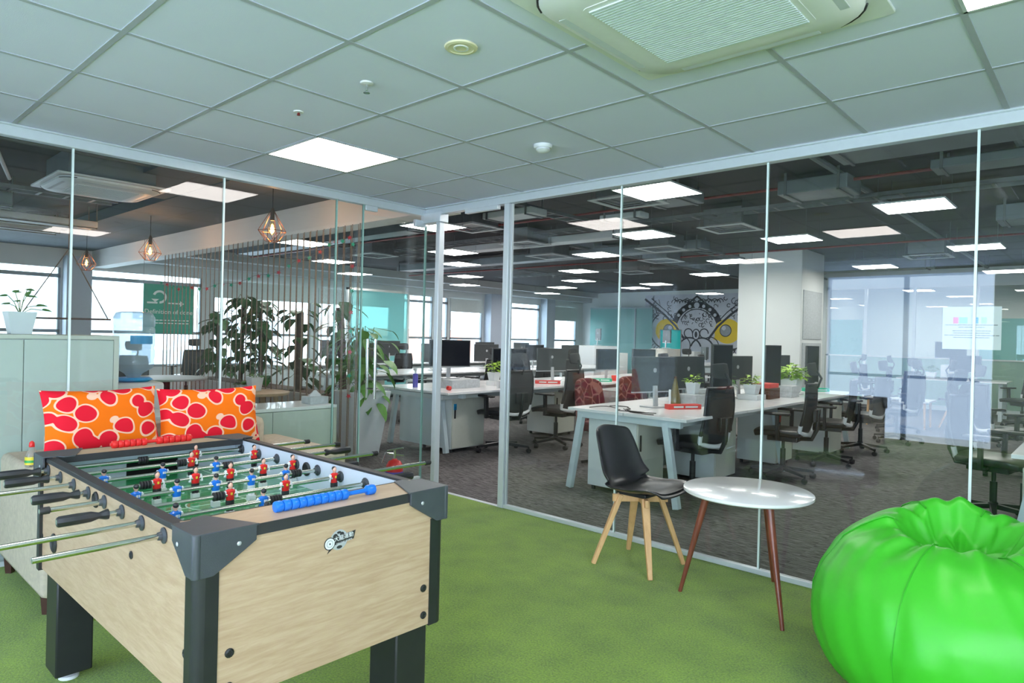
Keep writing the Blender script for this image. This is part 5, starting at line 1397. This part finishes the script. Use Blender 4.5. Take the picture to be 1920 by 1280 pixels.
# ================================================================ MURAL (painted on the far wall, shallow relief)
def mural():
    x0, x1, z0, z1, y = -12.3, -8.2, .55, 2.92, 20.495
    t = thing('wall_mural', (-10.3, y, 1.7), 'black and white patterned bird face mural with two yellow eyes on the far wall', 'mural')
    MB().box((x0, y-.004, z0), (x1, y, z1)).done('background', 'mural_white', t, smooth=False)
    M = frame_M((-10.35, y-.005, 1.80), (1, 0, 0), (0, 0, 1)); rd = random.Random(11)
    b = MB(); b.m = 0
    def disc(x, z, r, d, m, sx=1, n=24, rot=0):
        b.m = m; b.prism([((x+r*sx*math.cos(2*math.pi*i/n)*math.cos(rot)-r*math.sin(2*math.pi*i/n)*math.sin(rot)), (z+r*sx*math.cos(2*math.pi*i/n)*math.sin(rot)+r*math.sin(2*math.pi*i/n)*math.cos(rot))) for i in range(n)], 0, d, M)
    def stroke(pts, w, d, m=0):
        b.m = m
        for (p, q) in zip(pts, pts[1:]):
            p = Vector((*p, 0)); q = Vector((*q, 0)); tt = (q-p); nn = Vector((-tt.y, tt.x, 0)).normalized()*w/2; e = tt.normalized()*w*.2
            b.prism([tuple((v)[:2]) for v in (p-nn-e, q-nn+e, q+nn+e, p+nn-e)], 0, d, M)
    def arc(cx, cz, r, a0, a1, w, d, sx=1, m=0, n=12): stroke([(cx+r*sx*math.cos(R(a0+(a1-a0)*i/n)), cz+r*math.sin(R(a0+(a1-a0)*i/n))) for i in range(n+1)], w, d, m)
    for s in (-1, 1):
        disc(s*1.08, -.10, .40, .004, 2, 1.1); disc(s*1.02, -.08, .20, .006, 0); disc(s*1.02, -.08, .175, .008, 3); disc(s*.96, .0, .07, .010, 1)
        b.m = 2; b.prism([(s*.62, -.38), (s*.78, .16), (s*1.0, -.42)] if s > 0 else [(s*1.0, -.42), (s*.78, .16), (s*.62, -.38)], 0, .0035, M)
        stroke([(s*1.95, .98), (s*1.2, .45), (s*.75, .05), (s*.45, -.35)], .07, .009); stroke([(s*1.7, 1.0), (s*1.05, .5), (s*.7, .15)], .03, .009)
        arc(s*1.1, -.1, .62, -100 if s > 0 else 280, 60 if s > 0 else 120, .045, .005); 
        for k in range(20):
            a = R(-85+8*k); c, q = math.cos(a), math.sin(a)
            stroke([(s*(1.1+.66*c), -.1+.66*q), (s*(1.1+(.85+.04*(k % 2))*c), -.1+(.85)*q)], .022, .005)
        for k in range(14):
            a = R(-70+11*k); c, q = math.cos(a), math.sin(a)
            stroke([(s*(1.1+.92*c), -.1+.92*q), (s*(1.1+1.05*c), -.1+1.08*q), (s*(1.15+.95*c), -.05+1.05*q)], .016, .005)
        for k in range(8): arc(s*(.12+.10*k), .82+.03*(k % 2), .10, 0, 180, .025, .005)
        arc(s*.28, -.18, .15, 0, 270, .035, .006); arc(s*.22, -.75, .42, 20, 160, .05, .006)
        arc(s*.50, -.60, .30, -40, 120, .03, .006)
        for k in range(5): stroke([(s*(.75+.12*k), -.72), (s*(.80+.12*k), -.86), (s*(.85+.12*k), -.72)], .03, .006)
        stroke([(s*.68, -.62), (s*1.0, -.72), (s*1.35, -.68)], .08, .006)
    arc(0, -.05, .82, 20, 160, .20, .005); arc(0, .0, .62, 25, 155, .03, .006)
    for k in range(7): disc(.80*math.cos(R(36+18*k)), -.05+.80*math.sin(R(36+18*k)), .055 if k != 3 else .095, .008, 1)
    stroke([(-.35, .78), (0, 1.05), (.35, .78)], .06, .007)
    disc(0, -.22, .19, .007, 0, .75); disc(0, -.22, .155, .009, 1, .7); disc(0, -.22, .10, .011, 0, .5)
    for k in range(60):
        x, z = rd.uniform(-1.7, 1.7), rd.uniform(.30, 1.02)
        arc(x, z, rd.uniform(.04, .10), rd.uniform(0, 180), rd.uniform(200, 360), .022, .004, n=5)
    for k in range(36):
        x, z = rd.uniform(-.6, .6), rd.uniform(.05, .5)
        arc(x, z, rd.uniform(.03, .07), rd.uniform(0, 180), rd.uniform(200, 360), .020, .004, n=5)
    b.done('painted_pattern', ['mural_black', 'mural_white', 'mural_yellow', 'mural_grey'], t, smooth=False)
mural()

# ================================================================ THINGS ON THE DESKS
def desk_things():
    def box(nm, c, d, m, label, cat, rz=0, bevel=.003):
        o = MB().cbox((0, 0, d[2]/2), d).done(nm, m, None, bevel=bevel, smooth=True); o.location = c; o.rotation_euler = (0, 0, R(rz)); tag(o, label, cat); return o
    def tray(c, m, label, rz):
        t = thing('desk_nameplate', c, label, 'desk sign', rz=R(rz))
        b = MB(); b.v = []; M = chain(t)
        MB().box((-.17, -.04, 0), (.17, .04, .045), M).done('block', m, t, bevel=.003)
        b = MB()
        for a, w in ((-.12, .10), (.0, .13)): b.box((a, -.0415, .015), (a+w, -.040, .030), M)
        b.done('lettering', 'poster_ink', t, smooth=False)
    tray((-2.95, 5.62, .74), 'tray_red', 'red box with pale lettering on the nearest bench', 60)
    tray((-5.72, 7.05, .74), 'tray_red', 'red box on the doorway bench behind the thick glass post', 45)
    tray((-5.62, 8.15, .74), 'tray_green', 'green box with white lettering on the doorway bench', 45)
    tray((-2.85, 8.95, .76), 'tray_green', 'green tent card at the far end of the nearest bench', 50)
    # bottle
    c = (-3.12, 5.78, .74)
    t = thing('amber_bottle', c, 'amber patterned bottle shape next to the small lime plant on the nearest bench', 'bottle')
    MB().lathe([(0, 0), (.055, 0), (.058, .02), (.05, .09), (.032, .17), (.018, .24), (.012, .27), (0, .27)], c, 16).done('bottle_body', 'amber_bottle', t)
    MB().lathe([(.013, .262), (.014, .285), (0, .287)], c, 12).done('cap', 'bronze', t)
    # cables
    rd = random.Random(2); b = MB(); p = Vector((-3.25, 5.05, .745))
    for k in range(5):
        pts = []; a = rd.uniform(0, 6)
        for i in range(9):
            a += rd.uniform(-.9, .9); p2 = (pts[-1] if pts else p)+Vector((.055*math.cos(a), .055*math.sin(a), 0)); p2.z = .745+.006*(k % 3)
            p2.x = min(-2.85, max(-3.5, p2.x)); p2.y = min(5.5, max(4.92, p2.y)); pts.append(p2)
        b.tube(pts, .004, 5)
    tag(b.done('charging_cables', 'rubber', None), 'tangle of dark charging cables on the corner of the nearest bench', 'cables')
    b = MB().tube([(-5.55, 6.0, .90), (-5.52, 6.0, .80), (-5.5, 6.1, .755), (-5.6, 6.25, .75), (-5.75, 6.3, .76)], .005, 6)
    tag(b.done('monitor_cable', 'rubber', None), 'dark cable curling from the doorway monitor onto the desk', 'cable')
    box('card_stand', (-3.05, 5.55, .74), (.02, .09, .17), 'white_plastic', 'slanting white card stand behind the red box', 'card stand', 30).rotation_euler = (R(-18), 0, R(30))
    b = box('paper_stack', (-3.04, 5.98, .74), (.20, .26, .115), 'paper_grey', 'grey stack of papers under the small lime plant', 'paper stack')
    box('storage_box', (-3.0, 6.35, .74), (.20, .30, .15), 'paper_grey', 'grey printed box behind the first office chair on the nearest bench', 'box')
    box('storage_box', (-3.22, 6.85, .74), (.20, .26, .05), 'white_plastic', 'white box under the red-flowered plant', 'box')
    box('storage_box', (-2.98, 7.25, .74), (.22, .24, .055), 'white_plastic', 'white box under the bushy middle plant', 'box')
    box('wire_basket', (-2.95, 7.55, .74), (.22, .30, .12), 'bronze', 'dark wire basket on the nearest bench behind the glass joint', 'basket')
    box('book', (-2.95, 7.55, .86), (.20, .28, .05), 'tray_red', 'red book lying on the dark wire basket', 'book')
    box('storage_box', (-2.85, 8.0, .74), (.16, .24, .13), 'paper_grey', 'grey box between two plants on the nearest bench', 'box')
    box('planter_plinth', (-2.98, 8.42, .74), (.24, .24, .018), 'white_plastic', 'thin white base under the wide planter', 'base')
    # doorway bench
    box('paper_tray', (-5.92, 5.55, .74), (.34, .46, .10), 'paper_grey', 'grey paper tray under the doorway monitor', 'paper tray')
    t = thing('spray_bottle', (-6.18, 5.12, .74), 'purple spray bottle with a white nozzle on the end of the doorway bench', 'bottle')
    c = (-6.18, 5.12, .74); MB().lathe([(0, 0), (.032, 0), (.032, .14), (.026, .16), (0, .16)], c, 16).done('bottle_body', 'purple', t)
    MB().lathe([(.014, .16), (.012, .21), (0, .21)], c, 10).box((c[0]-.03, c[1]-.012, c[2]+.195), (c[0]+.015, c[1]+.012, c[2]+.22)).done('nozzle', 'white_plastic', t)
    t = thing('tape_roll', (-5.62, 5.15, .74), 'small red and white roll on the corner of the doorway bench', 'roll'); c = (-5.62, 5.15, .765)
    MB().lathe([(.012, -.02), (.025, -.02), (.025, .02), (.012, .02), (.012, -.02)], c, 16, cap=False, M=Matrix.Rotation(R(80), 4, 'X')).done('tape', 'tray_red', t)
    box('small_bottle', (-5.55, 5.9, .74), (.04, .04, .09), 'white_plastic', 'short white bottle on the edge of the doorway bench', 'bottle')
    box('plant_stand', (-5.88, 6.16, .74), (.14, .14, .06), 'white_plastic', 'white stand under the plant between the doorway monitors', 'stand')
    box('plant_saucer', (-5.74, 6.42, .74), (.12, .12, .02), 'white_plastic', 'white saucer beside the thick glass post', 'saucer')
    for i, (x, y, m, l) in enumerate([(-5.55, 7.45, 'terracotta', 'terracotta coloured tin left of the green box'), (-5.6, 8.5, 'tray_red', 'small red tin right of the green box')]):
        box('tin', (x, y, .74), (.07, .07, .08), m, l, 'tin')
    for i, (x, y, z, dx, dy, dz, m, l) in enumerate([
        (-8.9, 15.9, .74, .5, .7, .40, 'cardboard', 'pale carton under the raised monitor below the mural'), (-8.5, 16.6, .74, .35, .4, .34, 'paper_grey', 'grey carton right of the raised monitor'),
        (-11.1, 15.8, 0, .8, 1.2, 1.16, 'white_plastic', 'white storage unit in front of the frosted blue windows'),
        (-7.35, 17.2, 0, .9, .5, 1.05, 'laminate', 'white cabinet in front of the mural, right'), (-6.5, 17.4, 0, .5, .5, 1.45, 'beige_cloth', 'beige covered stack in front of the right side of the mural'),
        (-9.9, 15.0, 0, .5, .5, 1.0, 'laminate', 'white cabinet left of the mural bench')]):
        box('storage_unit' if z == 0 else 'carton', (x, y, z), (dx, dy, dz), m, l, 'cabinet' if z == 0 else 'box')
    t = thing('hanging_banner', (-10.5, 19.1, 0), 'turquoise cloth banner on a slim stand in front of the lower left of the mural', 'banner')
    def cloth(u, v): return (-10.95+.85*u, 19.2-.2*u+.05*math.sin(u*9), .95+.75*v+.10*(1-u)*(1-v)+.06*math.sin(u*7)*(1-v))
    MB().grid(cloth, 16, 8).done('cloth', 'teal_cloth', t, solid=.01, angle=80)
    MB().tube([(-10.95, 19.2, 0), (-10.95, 19.2, 1.7)], .015, 6).tube([(-10.1, 19.0, 0), (-10.1, 19.0, 1.7)], .015, 6).tube([(-10.95, 19.2, 1.7), (-10.1, 19.0, 1.7)], .012, 6).done('stand', 'cable_tray', t)
    box('monitor_riser', (-2.5, 15.95, .74), (.3, .2, .26), 'white_plastic', 'white riser box under the high monitor on the meeting room table', 'box')
desk_things()
# ================================================================ OUTSIDE THE WINDOWS
def outside():
    def bld(x, y, w, d, h, m, label, rows, cols):
        t = thing('building', (x, y, -12), label, 'building')
        MB().box((x-d, y-w/2, -12), (x, y+w/2, h)).done('walls', m, t, smooth=False)
        b = MB()
        for i in range(rows):
            for j in range(cols):
                yy = y-w/2+w*(j+.5)/cols; zz = h-1.6-2.8*i; b.box((x, yy-w/cols*.3, zz-.7), (x+.05, yy+w/cols*.3, zz+.7))
        b.done('window_rows', 'building_dark', t, smooth=False)
    bld(-46, 12, 9, 10, 4.2, 'building_pale', 'pale office block seen through the lounge windows', 3, 5)
    bld(-60, 27, 12, 10, 3.2, 'building_pale', 'white block with dark window bands seen through the middle windows', 3, 6)
    bld(-52, 47, 8, 8, 1.9, 'building_red', 'low reddish roofed house beyond the right windows', 1, 4)
    bld(-55, 66, 12, 10, 3.6, 'building_pale', 'pale block beyond the farthest windows', 2, 6)
    o = MB().box((-140, -60, -12.2), (-16, 140, -12)).done('ground_outside', 'building_pale', None, smooth=False); tag(o, kind='structure')
outside()
